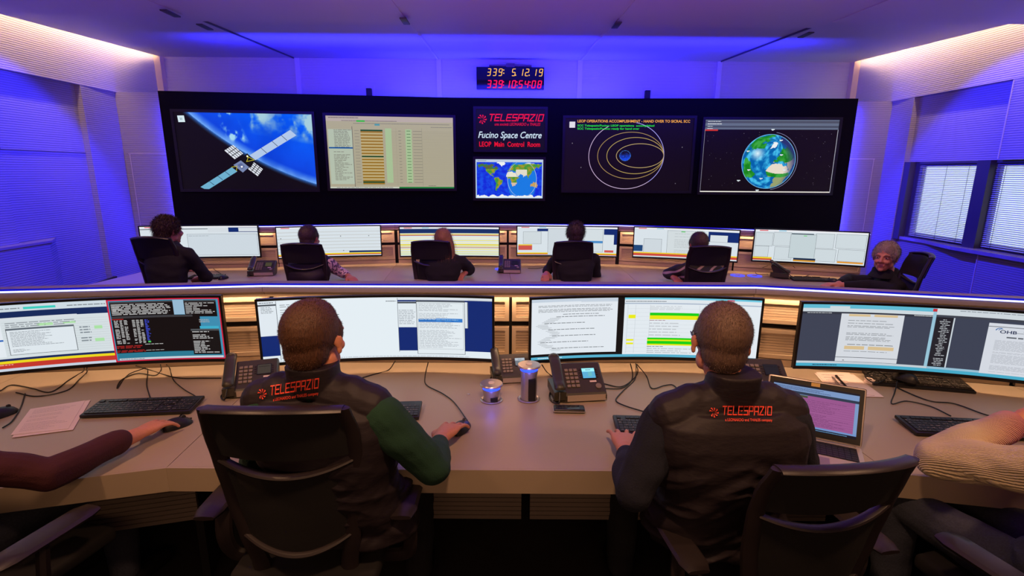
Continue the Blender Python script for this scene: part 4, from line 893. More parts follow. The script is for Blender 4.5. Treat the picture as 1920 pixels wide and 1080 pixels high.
# ------------------------------------------------------------------ office chairs
M_mesh = mat('chair_mesh', rgb(16, 13, 15), 0.9, alpha=0.86)
def make_chair(label, loc, rz, zs=1.0, head=None):
    t = thing('office_chair', label, 'chair', loc, rz, 'office chairs at the consoles'); t.scale = (1, 1, zs)
    HW = [(0.50, .150), (0.62, .172), (0.78, .196), (0.92, .208), (1.03, .210), (1.12, .196)]
    YB_ = [(0.50, -.205), (0.62, -.225), (0.78, -.240), (0.92, -.262), (1.03, -.288), (1.12, -.322)]
    def ip(T, z):
        if z <= T[0][0]: return T[0][1]
        for (a, p), (b, q) in zip(T, T[1:]):
            if z <= b: k = (z-a)/(b-a); k = k*k*(3-2*k)*0.35+k*0.65; return p+(q-p)*k
        return T[-1][1]
    hw = lambda z: ip(HW, z); yb = lambda z: ip(YB_, z)
    def pt(u, z, off=0.0): return V((u*hw(z), yb(z)+0.045*u*u-off, z))
    g = G()
    for s in (-1, 1):
        zz = [0.42+0.70*k/22 for k in range(23)]; rings = []
        for z in zz:
            c = pt(s, z); w = 0.026+0.010*max(0, (0.9-z)); dd = 0.017+0.014*max(0, 0.95-z)
            rings.append([c+V((cos(a)*w-s*0.006, sin(a)*dd, 0)) for a in [2*pi*k/10+pi/10 for k in range(10)]])
        g.loft(rings)
    g.build('back_frame', M_frame, t)
    g = G()
    for k in range(2):
        pass
    top = [pt(-1+2*k/20, 1.115+0.018*(1-(-1+k/10)**2)) for k in range(21)]
    rr = [[p+V((0, cos(a)*0.024, sin(a)*0.010)) for a in [2*pi*j/10 for j in range(10)]] for p in top]
    g.loft(rr).build('top_rail', M_frame, t)
    G().slab(lambda u, v: (pt(-0.93+1.86*u, 0.945+0.165*v+0.012*v*(1-(2*u-1)**2)), V((0, -1, 0.25)).normalized()), 0.055 if head else 0.016, 16, 6).build('head_panel', head or M_fabric, t)
    def arc(z0, dip, w, h):
        r = []
        for k in range(25):
            u = -1+k/12; p = pt(u*0.97, z0-dip*(1-u*u)); r.append([p+V((0, cos(a)*w, sin(a)*h)) for a in [2*pi*j/10 for j in range(10)]])
        return r
    G().loft(arc(0.925, 0.042, 0.017, 0.010)).build('cross_rail', M_frame, t)
    G().loft(arc(0.640, 0.055, 0.020, 0.012)).build('lower_rail', M_frame, t)
    G().slab(lambda u, v: (pt(-0.95+1.9*u, (0.64-0.055*(1-(2*u-1)**2))*(1-v)+(0.925-0.042*(1-(2*u-1)**2))*v, 0.002), V((0, -1, 0.15)).normalized()), 0.006, 18, 10).build('mesh_back', M_mesh, t)
    G().bbox(-0.24, 0.24, -0.20, 0.25, 0.435, 0.49, 0.022, seg=3).build('seat', M_fabric, t)
    G().bbox(-0.17, 0.17, -0.21, 0.12, 0.39, 0.434, 0.01).build('seat_plate', M_plastic, t)
    for s in (-1, 1):
        a = G().tube(spline([(s*0.22, -0.02, 0.41), (s*0.305, -0.03, 0.43), (s*0.325, -0.05, 0.52), (s*0.32, -0.03, 0.655)], 5), 0.018, 8, flat=1.5).build('armrest_post', M_frame, t)
        pad = G().loft([[V((s*0.318+x*(0.046+0.006*k/8*0), -0.16+0.29*k/8, 0.667+z)) for x, z in ((-.9, -.006), (-1, .004), (-.8, .013), (0, .017), (.8, .013), (1, .004), (.9, -.006), (0, -.010))] if 0 < k < 8 else [V((s*0.318+x*0.034, -0.16+0.29*k/8, 0.667+z*0.6)) for x, z in ((-.9, -.006), (-1, .004), (-.8, .013), (0, .017), (.8, .013), (1, .004), (.9, -.006), (0, -.010))] for k in range(9)]).build('armrest_pad', M_frame, t)
    G().lathe([(0.0, 0.13), (0.028, 0.13), (0.028, 0.30), (0.018, 0.301), (0.018, 0.39), (0.0, 0.39)], 16).build('gas_column', M_plastic, t)
    for k in range(5):
        a = 2*pi*k/5+0.3; e = V((cos(a), sin(a), 0))
        sp = G().tube([e*0.03+V((0, 0, 0.13)), e*0.16+V((0, 0, 0.115)), e*0.30+V((0, 0, 0.08))], [0.026, 0.021, 0.014], 8).build('base_spoke', M_plastic, t)
        Mx = Matrix.Translation(e*0.30+V((0, 0, 0.0315))) @ Matrix.Rotation(a+1.0, 4, 'Z') @ Matrix.Rotation(pi/2, 4, 'Y')
        G().lathe([(0, -0.022), (0.028, -0.022), (0.031, -0.015), (0.031, 0.015), (0.028, 0.022), (0, 0.022)], 16, M=Mx).build('caster', M_plastic, sp)
    return t
def chair_copy(src, label, loc, rz, zs=1.0):
    c = copy_tree(src); c.location = loc; c.rotation_euler = (0, 0, rz); c.scale = (1, 1, zs); c['label'] = label; return c
def back_at(px, py, z, rz, d=0.32):
    p = at_z(px, py, z); return (p.x-d*sin(rz)*1.0, p.y+d*cos(rz), 0)
ch = make_chair('black mesh backed office chair behind the man with green sleeves', (-0.655, 1.640, 0), radians(0), 0.985)
chair_copy(ch, 'black office chair turned sideways behind the man with glasses', (0.875, 1.500, 0), radians(7), 0.90)
chair_copy(ch, 'black office chair at the left edge under the person in the maroon sweater', (-1.72, 1.50, 0), radians(-14), 0.98)
chair_copy(ch, 'black office chair at the right edge under the person in the knitted sweater', (1.70, 1.33, 0), radians(14))
cl = [((275, 445), 1.20, -4, 'black office chair of the rear row, far left, before the curly haired man'), ((561, 457), 1.12, 2, 'black office chair of the rear row before the man in the patterned shirt'),
      ((806, 452), 1.12, 0, 'black office chair of the rear row before the long haired woman'), ((1077, 453), 1.12, 0, 'black office chair of the rear row right of the centre telephone'),
      ((1336, 462), 1.12, -3, 'black office chair of the rear row before the man in the striped jacket')]
RC = []
for (px, py), z, r, lb in cl:
    loc = back_at(px, py, z, radians(r)); RC.append(loc); chair_copy(ch, lb, loc, radians(r), z/1.133).scale[0] = 0.86
p6 = at_z(1708, 478, 1.12)
RC.append((p6.x-0.30, p6.y+0.10, 0))
make_chair('black office chair with a smooth leather headrest beside the grey haired man', (p6.x-0.12, p6.y+0.14, 0), radians(76), 0.99, M_leather).scale[0] = 0.78

# ------------------------------------------------------------------ telephones
def make_phone(label, loc, rz, lit=True, sc=1.0, screen=(90, 175, 215)):
    t = thing('desk_telephone', label, 'telephone', loc, rz, 'desk telephones'); t.scale = (sc, sc, sc)
    prof = [(-0.085, 0.004), (-0.085, 0.030), (-0.075, 0.040), (0.055, 0.128), (0.068, 0.124), (0.075, 0.105), (0.03, 0.004)]
    rings = [[V((x, y, z)) for y, z in prof] for x in (-0.060, -0.056, 0.120, 0.126)]
    for p in rings[0]: p.z = 0.02+(p.z-0.02)*0.94
    for p in rings[3]: p.z = 0.02+(p.z-0.02)*0.92
    G().loft(rings, smooth=False).build('phone_body', M_phone, t)
    # tilted face frame
    a = math.atan2(0.088, 0.130); F = Matrix.Translation((0, -0.075, 0.040)) @ Matrix.Rotation(a, 4, 'X'); L = 0.157
    G().bbox(-0.050, 0.124, -0.105*0, 0.030, 0.0, 0.006, 0.002, M=Matrix.Translation((0, -0.086, 0.006))).box(-0.05, 0.12, -0.0865, -0.0855, 0.006, 0.034).build('front_band', M_phone_grey, t)
    for r in range(5):
        for c in range(3): G().bbox(-0.044+c*0.0205, -0.044+c*0.0205+0.0165, 0.028+r*0.0205, 0.028+r*0.0205+0.0145, 0.0005, 0.005, 0.0015, M=F, seg=1).build('phone_key', M_keylight, t)
    g = G()
    for r in range(4): g.box(0.022, 0.029, 0.075+r*0.013, 0.081+r*0.013, 0.0005, 0.003, M=F).box(0.098, 0.105, 0.075+r*0.013, 0.081+r*0.013, 0.0005, 0.003, M=F)
    g.build('side_keys', M_key, t)
    G().lathe([(0, 0.0), (0.013, 0.0), (0.013, 0.004), (0.006, 0.005), (0, 0.005)], 20, M=F @ Matrix.Translation((0.096, 0.030, 0.0005))).build('navigation_ring', M_keylight, t)
    G().bbox(0.032, 0.096, 0.068, 0.128, 0.0003, 0.003, 0.0012, M=F, seg=1).build('screen_frame', M_bezel, t)
    P = Pic(lambda u, v, l: F @ V((0.035+0.058*u, 0.072+0.052*v, 0.0033+l)), eps=0.0003)
    if lit:
        P.rect(0, 0, 1, 1, screen, 0); P.rect(0, 0.65, 1, 1, tuple(min(255, c+70) for c in screen), 1); P.scribble(0.3, 0.75, 0.7, 0.9, 1, (90, 110, 130), 2, 1, 0.1); P.rect(0.45, 0.2, 0.75, 0.6, mix(screen, (120, 200, 180), 0.5), 1)
    else: P.rect(0, 0, 1, 1, screen, 0); P.scribble(0.1, 0.7, 0.9, 0.85, 1, tuple(c//2 for c in screen), 1, 1, 0.1)
    P.build('phone_screen', M_screen, t)
    G().box(0.062, 0.092, 0.052, 0.060, 0.0005, 0.001, M=F).build('paper_label', M_paper, t)
    hp = spline([(-0.082, -0.080, 0.058), (-0.082, -0.072, 0.070), (-0.082, -0.02, 0.100), (-0.082, 0.04, 0.140), (-0.082, 0.073, 0.152), (-0.082, 0.088, 0.148)], 5)
    n = len(hp); rings = []
    for i, p in enumerate(hp):
        k = i/(n-1); e = 1.0 if 0.12 < k < 0.88 else 0.62+3.1*min(k, 1-k); th = 0.0125 if 0.25 < k < 0.75 else 0.019
        tv = (hp[min(i+1, n-1)]-hp[max(i-1, 0)]).normalized(); nn = V((1, 0, 0)).cross(tv).normalized()
        rings.append([p+V((1, 0, 0))*cos(2*pi*j/12)*0.025*e+nn*sin(2*pi*j/12)*th*e for j in range(12)])
    G().loft(rings).build('handset', M_phone, t)
    G().lathe([(0, 0.0), (0.055, 0.0), (0.058, 0.004), (0.04, 0.012), (0, 0.012)], 24, M=Matrix.Translation((-0.05, -0.03, 0.0)) @ Matrix.Diagonal((1.2, 1.0, 1, 1))).box(-0.108, -0.056, -0.085, 0.075, 0.012, 0.05, M=Matrix.Identity(4)).build('handset_cradle', M_phone, t)
    G().tube(spline([(-0.085, -0.085, 0.05), (-0.095, -0.11, 0.012), (-0.12, -0.05, 0.006), (-0.10, 0.03, 0.006), (-0.05, 0.07, 0.008)], 6), 0.0035, 6).build('handset_cord', M_cable, t)
    return t
ZT = 0.7315
make_phone('desk telephone with a lit blue screen, right of the tall power tower', (0.330, 2.275, ZT), radians(6), True, 1.05)
make_phone('desk telephone standing behind the man with green sleeves, left of his monitor', (-1.215, 2.33, ZT), radians(18), False, 1.0, (62, 55, 48))
make_phone('desk telephone partly hidden behind the two power towers', (0.025, 2.475, ZT), radians(8), True, 0.86, (110, 120, 130))
make_phone('desk telephone with a dark screen, right of the man with glasses', (1.215, 2.325, ZT), radians(-6), False, 1.08, (24, 26, 34))
def on_desk(px, py, z=0.735): p = at_z(px, py, z); return (p.x, p.y, ZT)
make_phone('desk telephone of the rear row beside the left glowing power tower', on_desk(492, 514), radians(8), False, 1.05, (70, 66, 40))
make_phone('desk telephone of the rear row at the middle of the room', on_desk(954, 509), radians(-2), False, 1.0, (22, 20, 24))
p = on_desk(1460, 518); make_phone('desk telephone of the rear row seen from its side, left of the grey haired man', p, radians(62), False, 1.05, (30, 30, 40))

# ------------------------------------------------------------------ power towers
def tower(label, x, y, top, group='pop up power towers'):
    t = thing('power_tower', label, 'power tower', (x, y, ZT), 0, group); h = top-ZT
    G().lathe([(0.050, 0.0), (0.052, 0.003), (0.047, 0.006), (0.040, 0.004), (0.038, 0.0)], 32).build('mounting_ring', M_silver, t)
    G().lathe([(0.0, 0.001), (0.037, 0.001), (0.037, h-0.055), (0.041, h-0.035), (0.041, h-0.026), (0.0, h-0.026)], 32).build('column', M_silver, t)
    G().lathe([(0.0, h-0.025), (0.040, h-0.025), (0.042, h-0.010), (0.0, h-0.010)], 32).build('glow_ring', M_blueglow, t)
    G().lathe([(0.0, h-0.009), (0.052, h-0.009), (0.053, h-0.004), (0.050, h), (0.0, h)], 40).build('cap', M_silver, t)
    G().lathe([(0.0, h+0.0003), (0.015, h+0.0003), (0.014, h+0.003), (0.0, h+0.003)], 24).build('cap_button', mat('pale_button', rgb(220, 205, 190), 0.4), t)
    G().bbox(-0.004, 0.030, -0.040, -0.020, 0.006, h-0.058, 0.003).build('socket_strip', M_bezel, t)
    l = light('POINT', (x, y-0.075, ZT+h-0.03), (x, y, 0), 0.10, (0.05, 0.1, 1), 0.02, name='ring_light')
    return t
tower('shorter silver power tower with a glowing blue ring on the front worktop', -0.060, 2.215, 0.815)
tower('taller silver power tower with a glowing blue ring on the front worktop', 0.112, 2.225, 0.902)
p = on_desk(516, 540, 0.735); q = at_y(514, 470, p[1]); tower('power tower with glowing ring on the rear worktop, behind the left telephone', p[0], 5.02, 0.95)
for px, lb in (((940, 504), 'flush blue lit socket ring on the rear worktop behind the centre telephone'), ((1383, 516), 'flush blue lit socket ring on the rear worktop, left one near the right telephone'), ((1415, 517), 'flush blue lit socket ring on the rear worktop, right one near the right telephone')):
    x, y, z = on_desk(*px); t = thing('socket_ring', lb, 'socket', (x, y, z-0.001), 0, 'flush socket rings of the rear row')
    sx = 1.0
    G().lathe([(0.030, 0.0), (0.070, 0.0), (0.070, 0.006), (0.030, 0.006)], 32).build('glow_ring', mat('soft_blue_glow', rgb(40, 50, 230), 0.3, emit=(0.06, 0.08, 1, 1), strength=1.2), t)
    G().lathe([(0.0, 0.0), (0.029, 0.0), (0.029, 0.008), (0.0, 0.009)], 24).build('cap', M_silver, t)
G().lathe([(0, 0), (0.007, 0), (0.006, 0.003), (0, 0.003)], 16)
def small(name, g, m, loc, label, cat, rz=0):
    o = g.build(name, m); o.location = loc; o.rotation_euler = (0, 0, rz); return tag(o, label, cat)
p = on_desk(878, 738); small('desk_grommet', G().lathe([(0, 0), (0.008, 0), (0.006, 0.003), (0, 0.003)], 16), M_silver, p, 'tiny silver stud in the worktop left of the short power tower', 'stud')

# ------------------------------------------------------------------ keyboards, mice, laptop, papers
def keyboard(label, loc, rz, W=0.44, D=0.145, cord=None, tilt=0.05):
    t = thing('keyboard', label, 'keyboard', loc, rz, 'black keyboards')
    M = Matrix.Rotation(tilt, 4, 'X')
    G().bbox(-W/2, W/2, -D/2, D/2, 0.005, 0.020, 0.005, M=M).build('keyboard_case', M_plastic, t)
    g = G(); kx = 0.0185; x0 = -W/2+0.012; r_ = random.Random(3)
    for r in range(6):
        y = -D/2+0.012+r*0.0188+(0.007 if r == 5 else 0)
        blocks = [(0, 15)] if r < 5 else [(0, 1), (2, 6), (6.5, 10.5), (11, 15)]
        for a, b in blocks:
            k = a
            while k < b-0.01:
                w = 1.0
                if r == 0 and 3.2 < k < 4.5 and a == 0: w = 5.5
                w = min(w, b-k); g.box(x0+k*kx+0.001, x0+(k+w)*kx-0.001, y, y+0.0158, 0.0195, 0.0235, M=M); k += w
        if W > 0.40:
            for k in range(3):
                if r not in (2,): g.box(x0+15.4*kx+k*kx+0.001, x0+15.4*kx+(k+1)*kx-0.001, y, y+0.0158, 0.0195, 0.0235, M=M)
            for k in range(4):
                if r < 5: g.box(x0+18.8*kx+k*kx+0.001, min(W/2-0.006, x0+18.8*kx+(k+1)*kx-0.001), y, y+0.0158, 0.0195, 0.0235, M=M)
    k = g.build('keys', M_key, t); k['kind'] = 'stuff'
    g = G(); bm = r_
    for i in range(150):
        u = x0+r_.random()*(W-0.03); y = -D/2+0.016+int(r_.random()*5)*0.0188
        g.box(u, u+0.003, y+0.004, y+0.008, 0.0237, 0.0239, M=M)
    k = g.build('key_legends', mat('legend_grey', rgb(150, 140, 135), 0.6), t); k['kind'] = 'stuff'
    g = G().bbox(-W/2+0.02, -W/2+0.04, D/2-0.02, D/2-0.005, 0.0, 0.010, 0.002).bbox(W/2-0.04, W/2-0.02, D/2-0.02, D/2-0.005, 0.0, 0.010, 0.002).build('tilt_feet', M_plastic, t)
    return t
def mouse(label, loc, rz):
    t = thing('computer_mouse', label, 'mouse', loc, rz, 'computer mice')
    rings = []
    for k in range(11):
        y = -0.055+0.11*k/10; s = math.sqrt(max(0.0, 1-(y/0.0565)**2)); w = 0.031*(s**0.6)+0.001; h = 0.037*(s**0.8)*(1-0.25*(y/0.055)*0.8)+0.001
        rings.append([V((cos(a)*w, y, max(0.001, 0.001+sin(a)*h))) for a in [pi*j/9 for j in range(10)]]+[V((-w*0.9, y, 0.0008)), V((w*0.9, y, 0.0008))])
    G().loft(rings).build('mouse_shell', M_plastic, t)
    G().lathe([(0, -0.003), (0.008, -0.003), (0.008, 0.003), (0, 0.003)], 14, M=Matrix.Translation((0, 0.028, 0.032)) @ Matrix.Rotation(pi/2, 4, 'Y')).build('scroll_wheel', M_key, t)
    return t
def cable(label, pts, r=0.0028, name='cable'):
    """pts in photo pixels on the worktop, or 3D points"""
    P = [V(p) if len(p) == 3 else at_z(p[0], p[1], 0.7345) for p in pts]
    o = G().tube(spline(P, 7), r, 6).build(name, M_cable); return tag(o, label, 'cable', 'loose black cables on the worktops')
def cord_of(t, pts, name='cord', r=0.0026):
    Minv = (Matrix.Translation(t.location) @ Matrix.Rotation(t.rotation_euler.z, 4, 'Z')).inverted()
    P = [V(p) if len(p) == 3 else at_z(p[0], p[1], 0.7345) for p in pts]
    G().tube([Minv @ q for q in spline(P, 7)], r, 6).build(name, M_cable, t)
def kb_at(label, pa, pb, **k):      # pa, pb: middle of the left and right edges in photo pixels
    a = at_z(*pa, 0.745); b = at_z(*pb, 0.745); rz = math.atan2(b.y-a.y, b.x-a.x); c = (a+b)/2
    return keyboard(label, (c.x, c.y, ZT), rz, **k)
k1 = kb_at('black keyboard right of the handwritten papers, front row', (183, 765), (358, 758))
cord_of(k1, [(282, 747), (275, 722), (277, 700), at_y(277, 692, 2.50)])
k2 = keyboard('black keyboard half hidden by the green sleeved arm', (-0.585, 2.075, ZT), radians(3))
k3 = keyboard('black keyboard under the left hand of the man with glasses', (0.675, 1.935, ZT), radians(-3))
k4 = kb_at('black keyboard at the right beside the knitted sweater', (1716, 797), (1892, 805))
cord_of(k4, [(1783, 780), (1745, 762), (1700, 752), (1672, 757), (1678, 735), at_y(1682, 715, 2.35)])
k5 = kb_at('black keyboard under the rightmost front monitor with cables lying over it', (1634, 708), (1806, 722), tilt=0.12)
k5.location.z = ZT
m1 = mouse('black mouse lying over the keyboard under the rightmost front monitor', (1.985, 2.375, ZT+0.030), radians(30))
cord_of(m1, [tuple(at_z(1688, 706, 0.775)), tuple(at_z(1699, 690, 0.79)), tuple(at_y(1698, 684, 2.42))])
m2 = mouse('black mouse under the hand of the green sleeved man', (-0.178, 1.930, ZT), radians(-24))
cord_of(m2, [tuple(V((-0.155, 1.985, 0.745))), (852, 755), (830, 738), (800, 722), (797, 705), tuple(at_y(803, 679, 2.52))])
m3 = mouse('black mouse under the hand of the person in the maroon sweater', (-1.345, 1.965, ZT), radians(-38))
cord_of(m3, [tuple(V((-1.31, 2.01, 0.745))), (336, 782), (366, 756), (369, 745), (345, 730), (325, 712), (318, 690), tuple(at_y(312, 684, 2.44))])
m4 = mouse('black mouse at the very left edge of the front worktop', tuple(at_z(3, 778, 0.735)), radians(-20)); m4.location.z = ZT
m5 = mouse('black mouse on the rear worktop, before the far left monitor', on_desk(419, 522), radians(-10))
cord_of(m5, [tuple(V(on_desk(417, 520))+V((0, 0.04, 0.01))), (403, 506), (393, 495), tuple(at_y(378, 489, 5.30))])
m6 = mouse('black mouse on the rear worktop, left of the grey haired man', on_desk(1560, 528), radians(40))
k6 = keyboard('black keyboard on the rear worktop at the far left', on_desk(404, 521), radians(6), W=0.28, D=0.12)
k7 = keyboard('black keyboard on the rear worktop before the grey haired man', on_desk(1520, 525), radians(-8), W=0.36, D=0.12)
k6.location.x -= 0.10
cable('black cable crossing the left worktop below the leftmost monitor', [(0, 733), (22, 722), (60, 728), (95, 735), (130, 712), (155, 697), tuple(at_y(158, 690, 2.42))])
cable('black cable looping down from the leftmost monitor near the papers', [(30, 736), (70, 743), (125, 732), (148, 712), (162, 699), tuple(at_y(163, 690, 2.42))])
cable('black cable reaching the left desk edge from below the papers', [(47, 738), (38, 765), (22, 790), (5, 802)])
cable('black cable running from below the leftmost monitor to the left telephone', [tuple(at_y(255, 686, 2.45)), (275, 692), (330, 708), (380, 709), (415, 709)])
cable('black looped cable below the terminal screen', [tuple(at_y(272, 690, 2.45)), (240, 703), (220, 728), (228, 712), (258, 700), (290, 704), (302, 694), tuple(at_y(301, 684, 2.45))])
cable('black cable running right from behind the green sleeved man', [(670, 711), (700, 702), (728, 694), tuple(at_y(741, 677, 2.52))])
cable('black cable from the lit telephone to the code monitor', [(1128, 728), (1165, 728), (1183, 715), (1186, 700), tuple(at_y(1182, 682, 2.50))])
cable('second black cable from the lit telephone running right', [(1130, 719), (1165, 725), (1190, 708), (1196, 695), tuple(at_y(1192, 682, 2.50))])
cable('black cable looping toward the man with glasses', [tuple(at_y(1193, 683, 2.50)), (1190, 712), (1168, 733), (1155, 750), (1170, 760), (1205, 771), (1230, 778)])
cable('black bent cable left of the man with glasses', [tuple(at_y(1194, 683, 2.50)), (1212, 705), (1222, 728), (1245, 723), (1262, 722), (1275, 735)])
cable('short black cable beside the tall power tower', [tuple(at_y(1016, 684, 2.50)), (1025, 697), (1036, 706)])
cable('black cable crossing the right worktop toward the knitted sweater', [(1660, 715), (1700, 735), (1745, 752), (1790, 757), (1850, 778), (1895, 785)])
cable('coiled black cable on the keyboard under the rightmost monitor', [tuple(at_y(1640, 694, 2.42)), tuple(at_z(1622, 705, 0.76)), tuple(at_z(1640, 718, 0.765)), tuple(at_z(1662, 708, 0.77)), tuple(at_y(1640, 692, 2.43))])
cable('black cable before the rear telephone at the middle', [(990, 503), (1010, 503), (1032, 497), tuple(at_y(1038, 489, 5.5))])
cable('black cable of the rear right telephone', [tuple(at_y(1440, 498, 5.25)), (1418, 507), (1420, 514), (1440, 514)])
cable('thin tangled cable on the rear right worktop', [tuple(at_y(1487, 499, 5.2)), (1500, 510), (1518, 514), (1505, 520), tuple(at_z(1498, 522, 0.745))])
# handwritten sheets
def sheet(label, corners, lift, lines=14, seed=1):
    t = thing('paper_sheet', label, 'paper', (0, 0, 0), 0, 'loose paper sheets'); z = ZT+0.0012+lift
    c = [at_z(x, y, z) for x, y in corners]    # far left, far right, near right, near left
    o = sum(c, V((0, 0, 0)))/4; t.location = (o.x, o.y, z)
    def f(u, v, l=0.0): p = (c[3]*(1-u)+c[2]*u)*(1-v)+(c[0]*(1-u)+c[1]*u)*v; return V((p.x-o.x, p.y-o.y, l))
    G().loft([[f(0, 0, 0), f(1, 0, 0), f(1, 1, 0), f(0, 1, 0)], [f(0, 0, .0008), f(1, 0, .0008), f(1, 1, .0008), f(0, 1, .0008)]], smooth=False).build('sheet', M_paper, t)
    P = Pic(lambda u, v, l: f(u, v, 0.0009+l), eps=0.0002); P.scribble(0.10, 0.08, 0.92, 0.93, lines, (255, 255, 255), 1, 0.6, 0.05, 0.12, seed=seed)
    if P.v:
        g = G(); g.v = P.v; g.f = P.f; g.sm = [False]*len(P.f); o2 = g.build('handwriting', M_ink, t, fix=False); o2['kind'] = 'stuff'
sheet('lower sheet of the handwritten papers beside the left keyboard', [(62, 768), (170, 750), (137, 806), (22, 821)], 0.0, 0)
sheet('upper handwritten sheet beside the left keyboard', [(57, 767), (160, 751), (128, 804), (20, 816)], 0.0015, 17, 4)
sheet('bottom sheet of the papers right of the laptop', [(1527, 700), (1600, 702), (1658, 745), (1565, 742)], 0.0, 0)
sheet('top sheet of the papers right of the laptop', [(1530, 698), (1592, 699), (1640, 742), (1560, 734)], 0.0015, 6, 9)
def pen(label, a, b, m):
    A = at_z(*a, 0.741); B = at_z(*b, 0.741); t = thing('pen', label, 'pen', tuple((A+B)/2), 0, 'pens on the papers'); o = (A+B)/2
    G().tube([A-o, A-o+(B-A)*0.1, B-o], [0.002, 0.0045, 0.0045], 8).build('pen_barrel', m, t)
    d = (B-A).normalized(); G().tube([B-o-d*0.035+V((0, 0, 0.0)), B-o+d*0.004], 0.0058, 8).build('pen_cap', M_cable, t)
pen('silver ballpoint pen with dark cap on the papers, left one', (1560, 706), (1578, 728), M_silver)
pen('dark ballpoint pen on the papers, right one', (1588, 726), (1568, 705), M_plastic)
pr = on_desk(1630, 716); small('adhesive_tape_roll', G().lathe([(0.012, 0), (0.024, 0), (0.024, 0.018), (0.012, 0.018), (0.012, 0.0)], 24), M_paper, pr, 'small cream tape roll beside the keyboard under the right monitor', 'tape')
# mobile phone in front of the lit telephone
a = at_z(1067, 767, 0.74); t = thing('mobile_phone', 'black cordless handset lying in front of the lit desk telephone', 'phone', (a.x, a.y, ZT), radians(-2))
G().bbox(-0.068, 0.068, -0.026, 0.026, 0.0, 0.018, 0.007, seg=3).build('handset_case', M_bezel, t)
G().bbox(-0.070, 0.070, -0.0275, 0.0275, 0.004, 0.011, 0.003).build('silver_rim', M_silver, t)
G().box(-0.008, 0.045, -0.019, 0.019, 0.0182, 0.0186).build('handset_screen', mat('dark_glass', rgb(12, 12, 18), 0.08), t)
g = G()
for i in range(4):
    for j in range(3): g.bbox(-0.058+i*0.012, -0.049+i*0.012, -0.018+j*0.0125, -0.009+j*0.0125, 0.0175, 0.0195, 0.001, seg=1)
g.build('keypad', M_key, t)
# laptop
lp = thing('laptop', 'open silver laptop showing a pink spreadsheet, right of the man with glasses', 'laptop', (1.195, 1.825, ZT), radians(-28))
G().bbox(-0.168, 0.168, -0.235, 0.0, 0.002, 0.020, 0.006).build('laptop_base', M_alu, lp)
G().bbox(-0.150, 0.150, -0.125, -0.018, 0.0195, 0.0207, 0.0005, seg=1).build('keyboard_well', M_plastic, lp)
g = G()
for r in range(6):
    for k in range(15): g.box(-0.147+k*0.0196, -0.147+k*0.0196+0.0172, -0.122+r*0.0172, -0.122+r*0.0172+0.0150, 0.0208, 0.0225)
kk = g.build('keys', M_key, lp); kk['kind'] = 'stuff'
G().bbox(-0.055, 0.055, -0.215, -0.140, 0.0198, 0.0204, 0.0002, seg=1).build('touchpad', M_silver, lp)
LM = Matrix.Translation((0, -0.002, 0.022)) @ Matrix.Rotation(radians(-22), 4, 'X')
G().bbox(-0.168, 0.168, 0.0, 0.008, 0.0, 0.220, 0.008, M=LM).build('laptop_lid', M_alu, lp)
G().box(-0.162, 0.162, -0.0012, -0.0002, 0.006, 0.214, M=LM).build('screen_bezel', M_bezel, lp)
P = Pic(lambda u, v, l: LM @ V(((u-.5)*0.294, -0.0014-l, 0.026+v*0.170)), eps=0.0003)
P.rect(0, 0, 1, 1, (120, 150, 195), 0); P.rect(0, 0.96, 1, 1, (18, 22, 36), 1); P.rect(0, 0.78, 1, 0.84, (40, 55, 75), 1); P.scribble(0.02, 0.86, 0.9, 0.94, 3, (60, 80, 120), 2, 0.6, 0.02)
P.rect(0.02, 0.75, 0.13, 0.80, (190, 205, 40), 2); P.rect(0.13, 0.74, 0.20, 0.78, (170, 50, 40), 2); P.rect(0.20, 0.72, 0.42, 0.77, (70, 78, 60), 2)
P.rect(0.02, 0.10, 0.96, 0.72, (150, 84, 140), 1); P.rect(0.42, 0.72, 0.96, 0.78, (150, 84, 140), 1); P.scribble(0.05, 0.12, 0.94, 0.70, 17, (118, 62, 112), 3, 0.6, 0.05, 0.3, seed=6)
for k in range(12): P.rect(0.02, 0.12+k*0.05, 0.96, 0.124+k*0.05, (172, 104, 160), 2)
P.rect(0, 0.06, 1, 0.10, (110, 145, 200), 2); P.rect(0, 0.0, 1, 0.06, (14, 20, 34), 2); P.scribble(0.03, 0.015, 0.9, 0.045, 1, (100, 150, 190), 3, 1, 0.015)
P.build('picture', M_screen, lp)
G().box(-0.016, 0.014, -0.0028, -0.0015, 0.198, 0.212, M=LM).build('webcam_sticker', mat('gold_sticker', rgb(200, 165, 95), 0.4), lp)
# ------------------------------------------------------------------ people
def capsule(g, p0, r0, p1, r1, n=14, fx=1.0, side=None):
    p0, p1 = V(p0), V(p1); t = (p1-p0); L = t.length; t = t/L if L > 1e-6 else V((0, 0, 1))
    a = V(side) if side is not None else (V((0, 0, 1)) if abs(t.z) < 0.9 else V((1, 0, 0)))
    x = (a-t*a.dot(t)).normalized(); y = t.cross(x)
    rings = []
    for k in range(5):
        f = pi/2*(1-k/4.0)*0.97; rings.append((p0-t*r0*sin(f), r0*cos(f)))
    for k in range(5):
        f = pi/2*(k/4.0)*0.97; rings.append((p1+t*r1*sin(f), r1*cos(f)))
    g.loft([[c+x*cos(2*pi*j/n)*r*fx+y*sin(2*pi*j/n)*r for j in range(n)] for c, r in rings]); return g
def ellipsoid(g, c, r, M=None, n=20):
    rings = []
    for k in range(1, n//2):
        f = pi*k/(n//2); rings.append([V((c[0]+r[0]*sin(f)*cos(2*pi*j/n), c[1]+r[1]*sin(f)*sin(2*pi*j/n), c[2]-r[2]*cos(f))) for j in range(n)])
    g.loft(rings, M=M); return g
def chain(g, pts, rs, **k):
    for a, b, ra, rb in zip(pts, pts[1:], rs, rs[1:]): capsule(g, a, ra, b, rb, **k)
    return g
